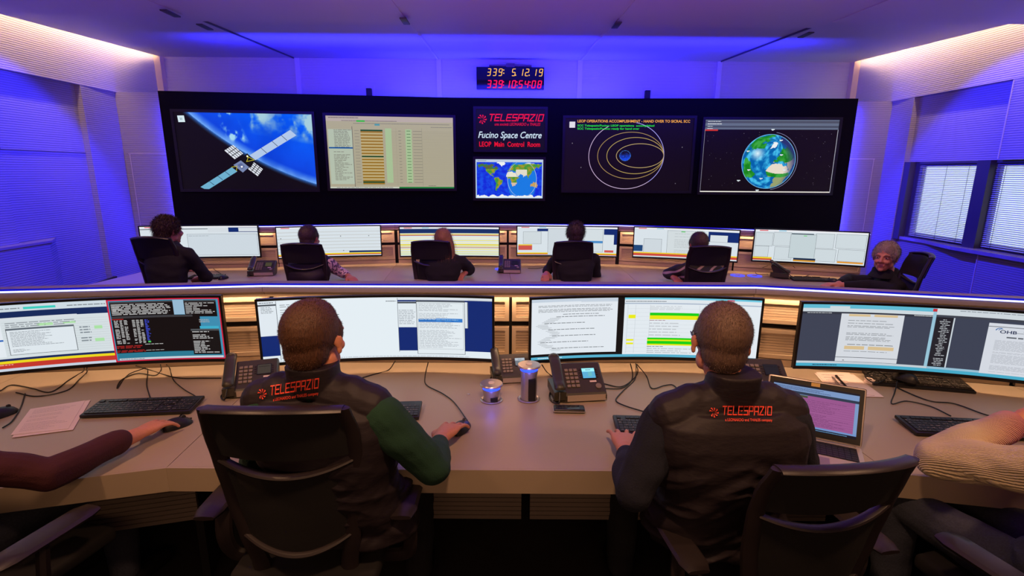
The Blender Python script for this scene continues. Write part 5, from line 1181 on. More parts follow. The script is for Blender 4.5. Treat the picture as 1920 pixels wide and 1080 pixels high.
def sections(g, secs, n=28, e=2.5):
    """secs: (centre, half width vector, half depth vector)"""
    rings = []
    for c, ax, ay in secs:
        r = []
        for j in range(n):
            a = 2*pi*j/n; cc, ss = cos(a), sin(a)
            r.append(V(c)+V(ax)*math.copysign(abs(cc)**(2/e), cc)+V(ay)*math.copysign(abs(ss)**(2/e), ss))
        rings.append(r)
    g.loft(rings); return g
def organic(name, g, voxel, smooth, m, parent=None, disp=None, loc=None):
    me = g.mesh('tmp'); bm = bmesh.new(); bm.from_mesh(me); bmesh.ops.recalc_face_normals(bm, faces=bm.faces); bm.to_mesh(me); bm.free()
    o = bpy.data.objects.new('tmp', me); COL.objects.link(o)
    r = o.modifiers.new('r', 'REMESH'); r.mode = 'VOXEL'; r.voxel_size = voxel; r.use_smooth_shade = True
    s = o.modifiers.new('s', 'SMOOTH'); s.factor = 0.6; s.iterations = smooth
    dg = bpy.context.evaluated_depsgraph_get(); dg.update(); new = bpy.data.meshes.new_from_object(o.evaluated_get(dg))
    bpy.data.objects.remove(o); bpy.data.meshes.remove(me)
    if disp:
        nn = [v.normal.copy() for v in new.vertices]
        for v, n_ in zip(new.vertices, nn): v.co += n_*disp(v.co, n_)
    new.polygons.foreach_set('use_smooth', [True]*len(new.polygons)); new.update(); new.name = name
    return link(name, new, m, parent)
def hand(g, W, d, u, s, curl=(25, 30, 25), spread=1.0, th=(0.35, -0.25), sc=1.0):
    """wrist W, finger direction d, back of hand u, thumb side s"""
    W, d = V(W), V(d).normalized(); u = V(u); u = (u-d*u.dot(d)).normalized(); s0 = d.cross(u); s = s0 if s0.dot(V(s)) > 0 else -s0
    q = lambda a, b, c: W+(d*a+s*b+u*c)*sc
    sections(g, [(q(-0.02, 0, 0), s*0.026*sc, u*0.019*sc), (q(0.015, 0, 0), s*0.030*sc, u*0.019*sc), (q(0.05, 0, 0.001), s*0.040*sc, u*0.0165*sc), (q(0.083, 0, 0.002), s*0.041*sc, u*0.0135*sc), (q(0.094, 0, 0.0), s*0.036*sc, u*0.010*sc)], n=20)
    for off, L, r in ((0.034, 0.074, 0.0080), (0.0115, 0.082, 0.0082), (-0.0115, 0.077, 0.0079), (-0.033, 0.062, 0.0072)):
        p = q(0.088, off, 0.001); fan = off*5.0*spread; ang = 0.0; dd = (d+s*fan).normalized()
        pts = [p]; rs = [r*1.12*sc]
        for seg, c in zip((0.45, 0.30, 0.25), curl):
            ang += radians(c); pts.append(pts[-1]+(dd*cos(ang)-u*sin(ang))*L*seg*sc); rs.append(rs[-1]*0.92)
        chain(g, pts, rs, n=10)
        capsule(g, q(0.03, off*0.7, 0.004), 0.010*sc, p, r*1.15*sc, n=10)
    t0 = q(0.018, 0.026, -0.004); t1 = q(0.050, 0.052, -0.012); t2 = q(0.078, 0.060, -0.018); t3 = q(0.100, 0.056, -0.024)
    chain(g, [t0, t1, t2, t3], [0.016*sc, 0.0125*sc, 0.0100*sc, 0.0085*sc], n=10)
def head_frame(c, rz, pitch=0.0, roll=0.0, sc=1.0):
    return Matrix.Translation(V(c)) @ Matrix.Rotation(rz, 4, 'Z') @ Matrix.Rotation(pitch, 4, 'X') @ Matrix.Rotation(roll, 4, 'Y') @ Matrix.Scale(sc, 4)
def head(g, M, ears=True, face=True):
    ellipsoid(g, (0, -0.012, 0.030), (0.074, 0.098, 0.088), M, 24)
    ellipsoid(g, (0, 0.030, -0.030), (0.060, 0.066, 0.078), M)
    ellipsoid(g, (0, 0.042, -0.075), (0.046, 0.050, 0.040), M); ellipsoid(g, (0, 0.078, -0.100), (0.020, 0.018, 0.016), M)
    ellipsoid(g, (0, -0.045, -0.02), (0.060, 0.055, 0.060), M)
    for s in (-1, 1):
        ellipsoid(g, (s*0.050, 0.010, -0.062), (0.018, 0.036, 0.030), M)
        if ears:
            E = M @ Matrix.Translation((s*0.083, -0.006, -0.012)) @ Matrix.Rotation(s*radians(-30), 4, 'Z') @ Matrix.Rotation(radians(-8), 4, 'X')
            ellipsoid(g, (-s*0.003, -0.004, 0.010), (0.006, 0.016, 0.021), E, 14); ellipsoid(g, (-s*0.003, 0.002, -0.014), (0.006, 0.010, 0.015), E, 12)
        if face:
            ellipsoid(g, (s*0.034, 0.078, -0.034), (0.022, 0.020, 0.020), M, 14)
            capsule(g, M @ V((s*0.014, 0.090, 0.018)), 0.010, M @ V((s*0.046, 0.080, 0.018)), 0.009, n=10)
    if face:
        capsule(g, M @ V((0, 0.090, 0.012)), 0.009, M @ V((0, 0.114, -0.030)), 0.0125, n=12)
        for s in (-1, 1): ellipsoid(g, (s*0.012, 0.104, -0.034), (0.009, 0.011, 0.008), M, 12)
        capsule(g, M @ V((-0.020, 0.088, -0.062)), 0.0065, M @ V((0.020, 0.088, -0.062)), 0.0065, n=10); capsule(g, M @ V((-0.016, 0.087, -0.073)), 0.0072, M @ V((0.016, 0.087, -0.073)), 0.0072, n=10)
def blades(g, src, count, length, width, lean, keep=None, seed=1, droop=0.0, jitter=0.5):
    """short hair strands standing on the surface of a mesh object"""
    r = random.Random(seed); me = src.data; ps = me.polygons; tot = 0; acc = []
    for p in ps: tot += p.area; acc.append(tot)
    import bisect
    for i in range(count):
        p = ps[min(len(ps)-1, bisect.bisect(acc, r.random()*tot))]; c = p.center.copy(); n = p.normal
        if keep and not keep(c, n): continue
        d = (n+V(lean)*0.8+V((r.uniform(-1, 1), r.uniform(-1, 1), r.uniform(-1, 1)))*jitter).normalized()
        L = length*(0.5+r.random()); t = d.cross(V((r.random(), r.random(), 1))).normalized()*width
        c = c-n*0.002; m = c+d*L*0.6; e = c+d*L+V((0, 0, -droop*L))
        g.add([c-t, c+t, m+t*0.7, m-t*0.7, e], [(0, 1, 2, 3), (3, 2, 4)], True)
def fold(scale=(5, 5, 22), amp=0.006, seed=0.0, big=0.006, top=None):
    def f(co, n):
        if top is not None:
            w_ = min(1.0, max(0.04, (top-co.z)/0.16)); q = noise.noise(V((co.x*3+seed, co.y*3, co.z*2)))*0.5
            a = noise.noise(V((co.x*scale[0]+seed, co.y*scale[1], (co.z+0.35*abs(co.x)+q*0.08)*scale[2])))
            b_ = noise.noise(V((co.x*11+seed, co.y*9, (co.z-0.6*co.x)*30)))
            return w_*(amp*(0.9-2.6*abs(a))+amp*0.5*b_+big*noise.noise(V((co.x*6+seed, co.y*6, co.z*5))))
        return amp*noise.noise(V((co.x*scale[0]+seed, co.y*scale[1], co.z*scale[2])))*1.6+big*noise.noise(V((co.x*7+seed, co.y*7, co.z*9)))
    return f
def person(label, hip, rz, shoulder_z, lean, headc, head_rz, hp=(0, 0), arms=None, sh=0.19, skin=M_skin, shirt=None, shirt_fold=None, trousers=None, vest=None, vest_fold=None,
           voxel=0.008, girth=1.0, hsc=1.0, twist=0.0, collar=True, face=True, knees=None, sleeve_r=(0.058, 0.050, 0.037), neck_up=0.0, legs=True, side=0.0, hipw=1.0):
    """hip: seat contact centre of the pelvis; rz facing (0 = toward +Y)"""
    t = thing('person', label, 'person', (hip[0], hip[1], 0), 0)
    O = V((hip[0], hip[1], 0)); f = V((-sin(rz), cos(rz), 0)); r = V((cos(rz), sin(rz), 0)); up = V((0, 0, 1))
    f2 = V((-sin(rz+twist), cos(rz+twist), 0)); r2 = V((cos(rz+twist), sin(rz+twist), 0))
    H = V((0, 0, hip[2])); C = H*0+V((0, 0, shoulder_z))+f*lean+r*side      # centre between the shoulders, relative to O
    L = lambda p: V(p)-O
    hc = L(headc); HM = head_frame(hc, head_rz, hp[0], hp[1], hsc)
    nb = C+up*(0.045+neck_up)-f2*0.01; nt = HM @ V((0, -0.025, -0.075))
    def torso(g, e, eh=1.0, top=0.0, bottom=None):
        pts = []
        spine = [(0.0, 0.165, 0.115), (0.18, 0.160, 0.115), (0.40, 0.150, 0.110), (0.62, 0.170, 0.118), (0.82, 0.185, 0.112), (0.94, 0.175, 0.100), (1.02, 0.115, 0.080)]
        for k, w, d in spine:
            if bottom is not None and k < bottom: continue
            c = H.lerp(C, k)-f*0.03*sin(min(1, k)*pi); rr = r.lerp(r2, k).normalized(); ff = f.lerp(f2, k).normalized()
            pts.append((c, rr*(w*girth*(sh/0.19)+e), ff*(d*girth+e)))
        sections(g, pts)
        for s in (-1, 1): capsule(g, C+up*0.015+r2*s*0.06, 0.055+e*0.7, C+r2*s*(sh-0.045)-up*0.02, 0.056+e*0.7)
    # limbs
    A = {}
    for s, key in ((-1, 'L'), (1, 'R')):
        a = (arms or {}).get(key)
        if a: S = L(a[0]) if a[0] is not None else C+r2*s*(sh-0.01)-up*0.03; E_, W_ = L(a[1]), L(a[2])
        else: S = C+r2*s*(sh-0.01)-up*0.03; E_ = S-up*0.24+f*0.16+r*s*0.06; W_ = E_+f*0.22-r*s*0.06+up*0.02
        A[key] = (S, E_, W_, a)
    g = G(); torso(g, -0.018)
    capsule(g, nb+f2*(0.014 if vest else 0.0), 0.050 if vest else 0.062, nt, 0.055); head(g, HM, face=face)
    kn = {}
    for s, key in ((-1, 'L'), (1, 'R')):
        S, E_, W_, a = A[key]
        chain(g, [S, E_], [0.048, 0.040]); chain(g, [E_, E_.lerp(W_, .35), W_], [0.040, 0.040, 0.026])
        if a and len(a) > 3: hand(g, W_, a[3], a[4], a[5], *(a[6:] if len(a) > 6 else ()))
        else: hand(g, W_, (W_-E_), (0, 0, 1), -r*s)
        K = (L(knees[key]) if knees else H+f*0.44+r*s*0.13+up*0.02); An = V((K.x, K.y, 0.09))-f*0.02
        kn[key] = (K, An)
        if legs:
            chain(g, [H+r*s*0.09+f*0.02, K], [0.075, 0.052]); chain(g, [K, K.lerp(An, 0.35)-f*0.01, An], [0.050, 0.052, 0.036]); capsule(g, An-up*0.04, 0.032, An-up*0.05+f*0.14, 0.028)
    body = organic('body', g, voxel, 4 if voxel < 0.006 else 2, skin, t)
    if shirt:
        g = G(); torso(g, -0.006 if vest else 0.0)
        for key in 'LR':
            S, E_, W_, a = A[key]; r0, r1, r2_ = sleeve_r; q = 0.76
            chain(g, [S, S.lerp(E_, .5), E_, E_.lerp(W_, .4), E_.lerp(W_, q)], [r0+0.004, r0, r1, r1*0.96, r2_])
            capsule(g, E_.lerp(W_, q-0.03), r2_+0.003, E_.lerp(W_, q+0.01), r2_+0.001)
        capsule(g, nb-up*0.02+f2*0.012, 0.058 if vest else 0.070, nb+up*0.015, 0.058 if vest else 0.066)
        organic('sweater', g, voxel*1.1, 4, shirt, t, shirt_fold or fold((10, 10, 18), 0.005, hip[0], 0.005))
    if legs:
        g = G(); sections(g, [(H+up*0.10-f*0.01, r*0.172*girth, f*0.125*girth), (H, r*0.178*girth, f*0.13*girth), (H-up*0.06+f*0.02, r*0.165*girth, f*0.12*girth)])
        for s, key in ((-1, 'L'), (1, 'R')):
            K, An = kn[key]; chain(g, [H+r*s*0.09+f*0.02, K], [0.090, 0.068]); chain(g, [K, K.lerp(An, 0.4), An+up*0.02], [0.066, 0.066, 0.056])
        organic('trousers', g, voxel*1.3, 3, trousers or MATS['dark_trousers'], t, fold((14, 14, 20), 0.003, 3, 0.004))
        for s, key in ((-1, 'L'), (1, 'R')):
            K, An = kn[key]; g = G(); chain(g, [An-up*0.035-f*0.03, An-up*0.05+f*0.10, An-up*0.055+f*0.17], [0.042, 0.040, 0.032], side=None)
            for i, v_ in enumerate(g.v):
                if v_[2] < 0.004: g.v[i] = (v_[0], v_[1], 0.004)
            organic('shoe', g, voxel*1.2, 2, MATS['dark_shoe'], t)
    if vest:
        g = G(); torso(g, 0.024, bottom=None)
        for s in (-1, 1): capsule(g, C+r2*s*(sh-0.110)+up*0.012, 0.068, C+r2*s*(sh-0.045)-up*0.035, 0.068)
        # stand-up collar
        cc = nb+up*0.020; ring = []
        sections(g, [(cc-up*0.05+f2*0.012, r2*0.085, f2*0.070), (cc+up*0.012+f2*0.004, r2*0.078, f2*0.072), (cc+up*0.048, r2*0.078, f2*0.072)])
        sections(g, [(H-up*0.03, r*0.195*girth*hipw, f*0.150*girth), (H+up*0.12, r*0.185*girth*(0.4+0.6*hipw), f*0.14*girth)])
        o = organic('vest', g, voxel, 5, vest, t, vest_fold or fold((4, 4, 26), 0.006, hip[0], 0.010))
        t['_v'] = 1; del t['_v']; VESTS[t.name] = o
    return t, HM, body
VESTS = {}
mat('dark_trousers', rgb(22, 21, 26), 0.9, bump=0.4, bscale=80); mat('dark_shoe', rgb(20, 16, 15), 0.5)
M_vest = mat('quilted_vest_dark', rgb(36, 29, 34), 0.60, bump=0.35, bscale=38, stretch=(1, 1, 2.4), spec=0.3)
M_green = mat('green_knit', rgb(22, 58, 40), 0.95, bump=0.5, bscale=260)
M_navy = mat('navy_fleece', rgb(16, 18, 34), 0.95, bump=0.4, bscale=200)
M_maroon = mat('maroon_knit', rgb(66, 22, 28), 0.9, bump=0.5, bscale=220)
M_blacktop = mat('black_jacket', rgb(13, 12, 14), 0.9, bump=0.4, bscale=90)
M_jeans = mat('blue_denim', rgb(48, 52, 66), 0.9, bump=0.6, bscale=160, mottled=0.5)
def hair_cap(name, HM, m, parent, grow=0.007, back=0.012, up=0.006, low=-0.045, nape=True, extra=None, voxel=0.005, disp=None, brow=0.0):
    g = G(); ellipsoid(g, (0, -0.012-back, 0.030+up), (0.074+grow, 0.098+grow*0.4, 0.088+grow*0.6), HM, 24)
    ellipsoid(g, (0, -0.010, 0.052), (0.068+grow*0.7, 0.090+brow, 0.072+grow*0.5), HM, 20)
    if nape: ellipsoid(g, (0, -0.048, low+0.026), (0.064+grow*0.3, 0.056+grow, 0.068), HM, 20)
    for s in (-1, 1): ellipsoid(g, (s*0.060, 0.016, 0.022), (0.014+grow, 0.030, 0.045), HM, 14)
    if extra: extra(g)
    return organic(name, g, voxel, 3, m, parent, disp)
def hair_material(name, c1, c2, scale=220, stretch=(1, 1, 0.25)):
    m = mat(name, rgb(*c1), 0.6, bump=0.8, bscale=scale, stretch=stretch); nt = m.node_tree
    mx = [n for n in nt.nodes if n.type == 'MIX'][0]; mx.inputs[6].default_value = rgb(*c1); mx.inputs[7].default_value = rgb(*c2); return m
def hairy(t, HM, m, count, length, width=0.0007, droop=0.2, seed=1, jitter=0.35, **k):
    cap = hair_cap('hair', HM, m, t, **k)
    g = G(); c = HM.translation; blades(g, cap, count, length, width, (0, 0, -0.1), seed=seed, droop=droop, jitter=jitter)
    # the strands join the cap in one mesh
    me = cap.data; vs = [tuple(v.co) for v in me.vertices]; fs = [tuple(p.vertices) for p in me.polygons]; n = len(vs)
    g2 = G(); g2.add(vs, fs, True); g2.add(g.v, g.f, True); old = cap.data; cap.data = g2.mesh('hair'); cap.data.materials.append(m); bpy.data.meshes.remove(old); return cap

# --- lettering on the backs of the two vests
M_print = mat('red_print', rgb(235, 75, 55), 0.5, emit=None)
def vest_print(t, px_left, px_right, px_sub, h, sub):
    """wraps the emblem and two lines of lettering onto the vest; px: image points that fix where they sit on the back"""
    o = VESTS[t.name]; me = o.data; me.calc_loop_triangles()
    vs = [v.co+V(t.location) for v in me.vertices]; tr = [tuple(p.vertices) for p in me.loop_triangles]
    bvh = BVHTree.FromPolygons(vs, tr)
    def hit(px, py):
        d = ray(px, py).normalized(); q = bvh.ray_cast(V((0, 0, CAMH)), d); return q[0]
    A, B = hit(*px_left), hit(*px_right)
    if A is None or B is None: print('NO HIT', t.name); return
    X = (B-A); W = X.length; X = X/W
    N = ((A+B)/2-V((0, 0, CAMH))).normalized(); Yv = N.cross(X).normalized()
    if Yv.z < 0: Yv = -Yv
    polys = []
    pl, wd = logo_polys(1.0, t=0.15); k = W*0.78/wd; hh = W*h
    def quad(poly, sub_=5):
        return poly
    for p in pl: polys.append([(W*0.22+x*k, y*hh) for x, y in p])
    n1 = len(polys)
    for p in swirl_polys(0, 0, 1): polys.append([(W*0.085+x*W*0.085, hh*0.25+y*W*0.085) for x, y in p])
    n2 = len(polys); tv, tf, tw = text_faces(sub, 0.0, 0.012); ks = W*0.74/tw
    for f in tf: polys.append([(W*0.26+tv[i][0]*ks, -hh*0.78+tv[i][1]*ks*1.25) for i in f])
    def wrap(ps, name):
        g = G()
        for p in ps:
            q = []
            for x, y in p:
                P0 = A+X*x+Yv*y-N*0.25; c = bvh.ray_cast(P0, N)[0]
                q.append((c if c is not None else A+X*x+Yv*y)-N*0.008-V(t.location))
            g.add(q, [tuple(range(len(q)))])
        g.build(name, M_print, o, fix=False)
    wrap(polys[:n1], 'back_lettering'); wrap(polys[n1:n2], 'back_emblem'); wrap(polys[n2:], 'back_small_lettering')

# P1: seated man in the dark vest with green sleeves, head turned to the right
u_ = V((0, 0, 1))
t1, HM1, b1_ = person('man with cropped brown hair seen from behind, dark vest over green sleeves, hand on mouse', (-0.540, 1.62, 0.575), radians(-4), 1.052, -0.08,
    (-0.600, 1.565, 1.240), radians(-9), (radians(-4), 0),
    arms={'R': ((-0.385, 1.50, 1.00), (-0.235, 1.530, 0.810), (-0.237, 1.765, 0.787), (0.34, 1, -0.02), (-0.15, -0.1, 1), (-1, 0, 0), (10, 20, 18), 1.1, None, 1.08),
          'L': ((-0.765, 1.53, 0.99), (-0.85, 1.62, 0.79), (-0.68, 1.86, 0.775), (0.3, 1, -0.1), (0, 0, 1), (1, 0, 0), (22, 30, 20), 0.6)},
    shirt=M_green, vest=M_vest, side=-0.055, hipw=1.22, neck_up=0.008, voxel=0.004, sh=0.225, hsc=1.06, girth=1.0, twist=radians(-4), sleeve_r=(0.068, 0.058, 0.037), knees={'L': (-0.78, 1.92, 0.565), 'R': (-0.36, 1.92, 0.565)},
    vest_fold=fold((4, 4, 17), 0.012, 1.5, 0.010, 0.93))
hairy(t1, HM1, hair_material('hair_brown', (100, 62, 36), (50, 31, 22)), 12000, 0.0055, 0.0006, grow=0.006, droop=0.1, brow=-0.010)
vest_print(t1, (482, 744), (596, 727), None, 0.125, 'a LEONARDO and THALES company')
# P2: seated man in the dark vest with navy sleeves, glasses
t2, HM2, b2_ = person('man with short greying hair and glasses seen from behind, dark vest over navy sleeves, typing', (0.730, 1.60, 0.545), radians(4), 1.035, -0.09,
    (0.690, 1.560, 1.235), radians(-10), (radians(-5), 0),
    arms={'L': ((0.510, 1.51, 0.985), (0.402, 1.425, 0.795), (0.430, 1.668, 0.802), (0.16, 1, -0.10), (0, -0.1, 1), (1, 0, 0), (2, 14, 10), 1.5, None, 1.14),
          'R': ((0.90, 1.51, 0.99), (1.0, 1.56, 0.80), (0.80, 1.80, 0.785), (-0.2, 1, -0.1), (0, 0, 1), (-1, 0, 0), (18, 35, 25), 1.0)},
    shirt=M_navy, vest=M_vest, voxel=0.004, side=-0.025, neck_up=0.012, sh=0.232, hsc=1.05, girth=1.04, sleeve_r=(0.070, 0.060, 0.037), knees={'L': (0.50, 1.93, 0.54), 'R': (0.92, 1.93, 0.54)},
    vest_fold=fold((4, 4, 17), 0.015, 4.5, 0.013, 0.96))
hairy(t2, HM2, hair_material('hair_greying', (122, 94, 78), (60, 44, 42)), 12000, 0.0055, 0.0006, grow=0.006, droop=0.2, seed=5, brow=-0.008)
gl = G()
for s in (-1, 1):
    gl.tube([HM2 @ V((s*0.078, 0.0, 0.010)), HM2 @ V((s*0.077, 0.05, 0.004)), HM2 @ V((s*0.070, 0.108, 0.004))], 0.0022, 6)
    gl.tube([HM2 @ V((s*(0.040+0.026*cos(a)), 0.112-0.006*abs(cos(a)), 0.0+0.018*sin(a))) for a in [2*pi*k/16 for k in range(17)]], 0.0020, 6)
gl.tube([HM2 @ V((-0.014, 0.115, 0.004)), HM2 @ V((0.014, 0.115, 0.004))], 0.002, 6)
gl.build('glasses', M_plastic, t2)
vest_print(t2, (1329, 777), (1446, 778), None, 0.125, 'a LEONARDO and THALES company')
# P3: arm and lap at the left edge
t3, HM3, b3_ = person('person in a maroon sweater at the left edge, arm stretched to a mouse', (-1.93, 1.36, 0.56), radians(-18), 0.98, 0.03,
    (-1.95, 1.42, 1.22), radians(-15), (0, 0),
    arms={'R': ((-1.72, 1.37, 0.945), (-1.475, 1.515, 0.800), (-1.385, 1.800, 0.785), (0.24, 1, -0.03), (0, 0, 1), (-1, 0, 0), (12, 22, 18), 1.4), 'L': ((-2.09, 1.40, 0.93), (-2.18, 1.50, 0.72), (-2.06, 1.68, 0.67), (0.5, 0.8, -0.1), (0, 0, 1), (1, 0, 0))},
    shirt=M_maroon, trousers=M_jeans, voxel=0.004, sh=0.18, sleeve_r=(0.058, 0.052, 0.040), knees={'L': (-1.90, 1.95, 0.56), 'R': (-1.60, 1.92, 0.56)})
hairy(t3, HM3, hair_material('hair_dark', (40, 28, 22), (22, 16, 14)), 1500, 0.012, grow=0.010)
# P4: knitted sweater at the right edge, elbow raised
def knit(name, c1, c2):
    m = mat(name, rgb(*c1), 0.95, bump=0.9, bscale=150, stretch=(1, 1, 1)); nt = m.node_tree; b = nt.nodes['Principled BSDF']
    mx = [n for n in nt.nodes if n.type == 'MIX'][0]
    tc = nt.nodes.new('ShaderNodeTexCoord'); sp = nt.nodes.new('ShaderNodeSeparateXYZ'); nt.links.new(tc.outputs['Object'], sp.inputs[0])
    rp = nt.nodes.new('ShaderNodeMapRange'); rp.inputs['From Min'].default_value = -0.215; rp.inputs['From Max'].default_value = -0.075
    nt.links.new(sp.outputs[0], rp.inputs['Value']); nt.links.new(rp.outputs[0], mx.inputs[0]); mx.inputs[6].default_value = rgb(*c1); mx.inputs[7].default_value = rgb(*c2)
    wv = nt.nodes.new('ShaderNodeTexWave'); wv.inputs['Scale'].default_value = 90; wv.inputs['Distortion'].default_value = 1.5; wv.bands_direction = 'DIAGONAL'
    nt.links.new(tc.outputs['Object'], wv.inputs[0]); bp = [n for n in nt.nodes if n.type == 'BUMP'][0]; nt.links.new(wv.outputs['Fac'], bp.inputs['Height']); bp.inputs['Strength'].default_value = 0.8
    return m
t4, HM4, b4_ = person('person in a cream and pink knitted sweater at the right edge, elbow raised', (1.69, 1.28, 0.56), radians(12), 1.00, 0.02,
    (1.76, 1.32, 1.24), radians(20), (0, 0),
    arms={'L': ((1.525, 1.27, 0.95), (1.392, 1.485, 0.865), (1.638, 1.465, 1.022), (0.9, -0.35, 0.4), (-0.6, -0.5, 0.6), (0, 1, 0.3), (30, 50, 40), 0.6), 'R': ((1.86, 1.30, 0.95), (1.97, 1.38, 0.73), (1.90, 1.58, 0.68), (-0.5, 0.8, -0.1), (0, 0, 1), (-1, 0, 0))},
    shirt=knit('cream_pink_knit', (226, 205, 168), (205, 120, 140)), trousers=M_jeans, voxel=0.005, sh=0.18, sleeve_r=(0.066, 0.062, 0.046))
def longhair(g, M=None):
    for k in range(7):
        a = radians(-60+k*40-60); x, y = 0.075*cos(a), -0.02+0.075*sin(a)-0.02
    sections(g, [(HM4 @ V((0, -0.03, 0.02)), V((0.085, 0, 0)), V((0, 0.09, 0))), (HM4 @ V((0, -0.045, -0.09)), V((0.085, 0, 0)), V((0, 0.065, 0))), (HM4 @ V((0, -0.07, -0.24)), V((0.08, 0, 0)), V((0, 0.04, 0)))])
hairy(t4, HM4, hair_material('hair_chestnut', (84, 48, 34), (44, 26, 22), stretch=(1, 1, 0.1)), 1500, 0.02, extra=longhair, grow=0.010, droop=0.9)

# --- rear row
def desk_arm(S, W, out=0.05, drop=0.0):
    S, W = V(S), V(W); E_ = (S+W)/2; E_.z = 0.79+drop; E_.x += out; return E_
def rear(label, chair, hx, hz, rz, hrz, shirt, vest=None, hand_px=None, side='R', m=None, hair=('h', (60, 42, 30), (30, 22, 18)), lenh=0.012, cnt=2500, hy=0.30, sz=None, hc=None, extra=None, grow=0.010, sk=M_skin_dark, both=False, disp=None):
    x, y = hx, chair[1]-0.03
    hd = V(hc) if hc else V((x, y+0.10, hz)); sz = sz or hz-0.205
    hipz = 0.56
    arms = {}
    if hand_px:
        for sd, hp_ in hand_px.items():
            Wp = at_z(hp_[0], hp_[1], 0.785); s = 1 if sd == 'R' else -1
            S = V((x+s*0.185, y+0.03, sz-0.03)); E_ = V((S.x+s*0.07, S.y+0.12, 0.80)); d = (Wp-E_)
            if d.length > 0.30: E_ = Wp-d.normalized()*0.27
            arms[sd] = (tuple(S), tuple(E_), tuple(Wp), (d.x, d.y, -0.02), (0, 0, 1), (-s, 0, 0), (20, 25, 20), 0.6)
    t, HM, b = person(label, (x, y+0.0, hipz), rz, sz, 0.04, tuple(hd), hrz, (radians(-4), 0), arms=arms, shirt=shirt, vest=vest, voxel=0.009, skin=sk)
    return t, HM
T = lambda px, py, Y: at_y(px, py, Y)
h5 = T(308, 432, 4.62); t5, HM5 = rear('person with curly dark hair and black hooded top, far left of the rear row', (h5.x+0.02, 4.55), h5.x+0.04, h5.z, radians(-4), radians(-30), M_blacktop, None, {'R': (378, 520)}, sz=1.06)
hairy(t5, HM5, hair_material('hair_curly', (74, 50, 32), (34, 24, 18)), 5000, 0.028, 0.0016, grow=0.016, jitter=0.9, disp=lambda c, n: 0.006*noise.noise(c*60), voxel=0.006)
g = G(); c5 = HM5 @ V((0, -0.02, -0.10)); sections(g, [(c5+V((0, 0, -0.07)), V((0.13, 0, 0)), V((0, 0.11, 0))), (c5+V((0, -0.01, -0.03)), V((0.105, 0, 0)), V((0, 0.095, 0))), (c5+V((0, -0.02, 0.005)), V((0.085, 0, 0)), V((0, 0.08, 0)))]); organic('hood', g, 0.008, 2, M_blacktop, t5)
M_pattern = mat('patterned_shirt', rgb(165, 140, 150), 0.9, bscale=45); _m = [n for n in M_pattern.node_tree.nodes if n.type == 'MIX'][0]; _m.inputs[6].default_value = rgb(214, 186, 180); _m.inputs[7].default_value = rgb(70, 50, 80)
_r = [n for n in M_pattern.node_tree.nodes if n.type == 'TEX_NOISE'][0]
_cr = M_pattern.node_tree.nodes.new('ShaderNodeValToRGB'); _cr.color_ramp.elements[0].position = 0.45; _cr.color_ramp.elements[1].position = 0.58; M_pattern.node_tree.links.new(_r.outputs['Fac'], _cr.inputs[0]); M_pattern.node_tree.links.new(_cr.outputs[0], _m.inputs[0])
h6 = T(573, 448, 4.86); t6, HM6 = rear('man with short brown hair in dark vest and pale patterned shirt, rear row', (h6.x, 4.84), h6.x+0.02, h6.z, radians(-6), radians(-12), M_pattern, M_vest, {'R': (655, 519)})
hairy(t6, HM6, hair_material('hair_brown_b', (70, 48, 36), (36, 26, 22)), 2500, 0.012, grow=0.009, voxel=0.006)
h7 = T(829, 456, 5.02); t7, HM7 = rear('woman with long light brown hair in a dark top, rear row', (h7.x, 4.98), h7.x+0.01, h7.z+0.02, radians(-3), radians(-8), M_blacktop, None, {'R': (873, 511)}, sz=0.93)
def long7(g):
    sections(g, [(HM7 @ V((0, -0.02, 0.05)), V((0.085, 0, 0)), V((0, 0.09, 0))), (HM7 @ V((0.02, -0.04, -0.05)), V((0.098, 0, 0)), V((0, 0.075, 0))), (HM7 @ V((0.04, -0.075, -0.18)), V((0.098, 0, 0)), V((0, 0.05, 0))), (HM7 @ V((0.01, -0.09, -0.28)), V((0.07, 0, 0)), V((0, 0.035, 0)))])
hairy(t7, HM7, hair_material('hair_light_brown', (168, 120, 70), (84, 52, 32), stretch=(1, 1, 0.06)), 1200, 0.03, extra=long7, grow=0.008, droop=1.2, voxel=0.006)
h8 = T(1080, 441, 5.00); t8, HM8 = rear('man with ruffled dark hair in a dark top, right of the centre rear telephone', (h8.x, 4.98), h8.x, h8.z, radians(0), radians(4), M_blacktop, None, {'L': (1025, 512)})
hairy(t8, HM8, hair_material('hair_dark_brown', (66, 44, 40), (30, 20, 20)), 3000, 0.022, 0.0012, grow=0.013, jitter=0.7, voxel=0.006)
M_stripe = bpy.data.materials.new('striped_jacket'); M_stripe.use_nodes = True; nt = M_stripe.node_tree; b = nt.nodes['Principled BSDF']; b.inputs['Roughness'].default_value = 0.8
tc = nt.nodes.new('ShaderNodeTexCoord'); mp = nt.nodes.new('ShaderNodeMapping'); mp.inputs['Rotation'].default_value = (0, 0.5, 0); wv = nt.nodes.new('ShaderNodeTexWave'); wv.bands_direction = 'Z'; wv.inputs['Scale'].default_value = 4.6; wv.inputs['Distortion'].default_value = 0.6
cr = nt.nodes.new('ShaderNodeValToRGB'); cr.color_ramp.elements[0].position = 0.80; cr.color_ramp.elements[0].color = rgb(26, 24, 30); cr.color_ramp.elements[1].position = 0.90; cr.color_ramp.elements[1].color = rgb(165, 140, 145)
nt.links.new(tc.outputs['Object'], mp.inputs[0]); nt.links.new(mp.outputs[0], wv.inputs[0]); nt.links.new(wv.outputs['Fac'], cr.inputs[0]); nt.links.new(cr.outputs[0], b.inputs['Base Color'])
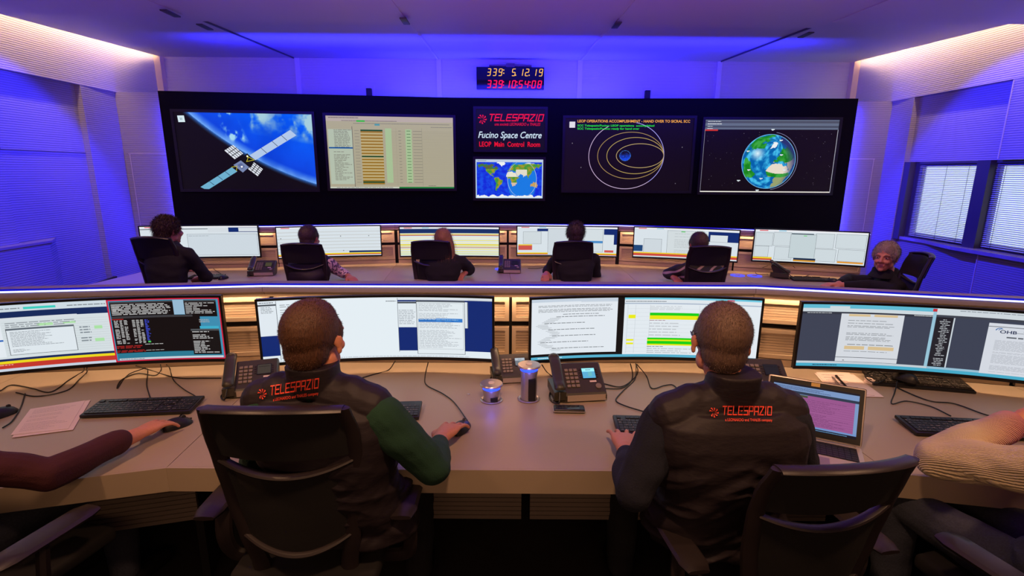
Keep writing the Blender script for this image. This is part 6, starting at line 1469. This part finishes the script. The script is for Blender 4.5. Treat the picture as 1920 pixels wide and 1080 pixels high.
h9 = T(1316, 460, 4.85); t9, HM9 = rear('man in a dark jacket with pale sleeve stripes, rear row', (h9.x, 4.80), h9.x-0.03, h9.z, radians(4), radians(6), M_stripe, None, {'L': (1262, 520)})
hairy(t9, HM9, hair_material('hair_brown_c', (78, 56, 38), (40, 28, 22)), 2500, 0.012, grow=0.009, voxel=0.006)
# P10: grey haired man turned to the camera
h10 = T(1660, 482, 4.42); hcx, hcy, hcz = h10
W10 = at_z(1575, 535, 0.775)
t10, HM10, b10 = person('grey haired man in a dark zip top looking toward the camera, arm along the worktop', (hcx+0.09, hcy-0.02, 0.55), radians(68), hcz-0.215, 0.03, (hcx, hcy, hcz), radians(130), (radians(2), radians(0)),
    arms={'L': ((hcx-0.02, hcy-0.17, hcz-0.26), (hcx-0.10, hcy-0.02, 0.80), tuple(W10), (-1, 0.10, 0), (0, 0, 1), (0, -1, 0), (6, 8, 6), 0.7),
          'R': ((hcx+0.05, hcy+0.15, hcz-0.26), (hcx-0.12, hcy+0.25, 0.80), (hcx-0.32, hcy+0.10, 0.78), (-1, -0.1, 0), (0, 0, 1), (0, 1, 0))},
    shirt=M_blacktop, voxel=0.0055, skin=M_skin, hsc=1.06, twist=radians(18), sh=0.175)
hairy(t10, HM10, hair_material('hair_grey', (186, 166, 140), (110, 96, 84), 160), 4000, 0.014, 0.0011, grow=0.018, brow=0.005, jitter=0.4, voxel=0.005, droop=0.4, disp=lambda c, n: 0.006*noise.noise(c*45))
for s in (-1, 1):
    g = G(); ellipsoid(g, (s*0.032, 0.0890, 0.000), (0.0110, 0.009, 0.0050), HM10, 16); e = g.build('eye', mat('eye_white', rgb(200, 175, 160), 0.2), t10)
    g = G(); ellipsoid(g, (s*0.031, 0.0960, 0.000), (0.0046, 0.003, 0.0046), HM10, 12); g.build('iris', mat('iris', rgb(30, 20, 16), 0.1), e)
    g = G(); g.tube([HM10 @ V((s*0.016, 0.1015, 0.020)), HM10 @ V((s*0.032, 0.1010, 0.025)), HM10 @ V((s*0.050, 0.090, 0.021))], [0.003, 0.004, 0.002], 6).build('eyebrow', MATS['hair_grey'] if 'hair_grey' in MATS else M_cable, t10)
g = G(); capsule(g, HM10 @ V((-0.021, 0.0915, -0.0675)), 0.0035, HM10 @ V((0.021, 0.0915, -0.0675)), 0.0035, n=8); g.build('lips', mat('lips', rgb(140, 70, 62), 0.5), t10)
g = G(); n10 = HM10 @ V((0, -0.02, -0.10)); sections(g, [(n10+V((0, 0, -0.075)), V((0.11, 0, 0)), V((0, 0.11, 0))), (n10+V((0.0, 0, -0.03)), V((0.085, 0, 0)), V((0, 0.085, 0))), (n10+V((0.0, 0.012, 0.010)), V((0.072, 0, 0)), V((0, 0.070, 0)))]); organic('collar', g, 0.006, 2, M_blacktop, t10)
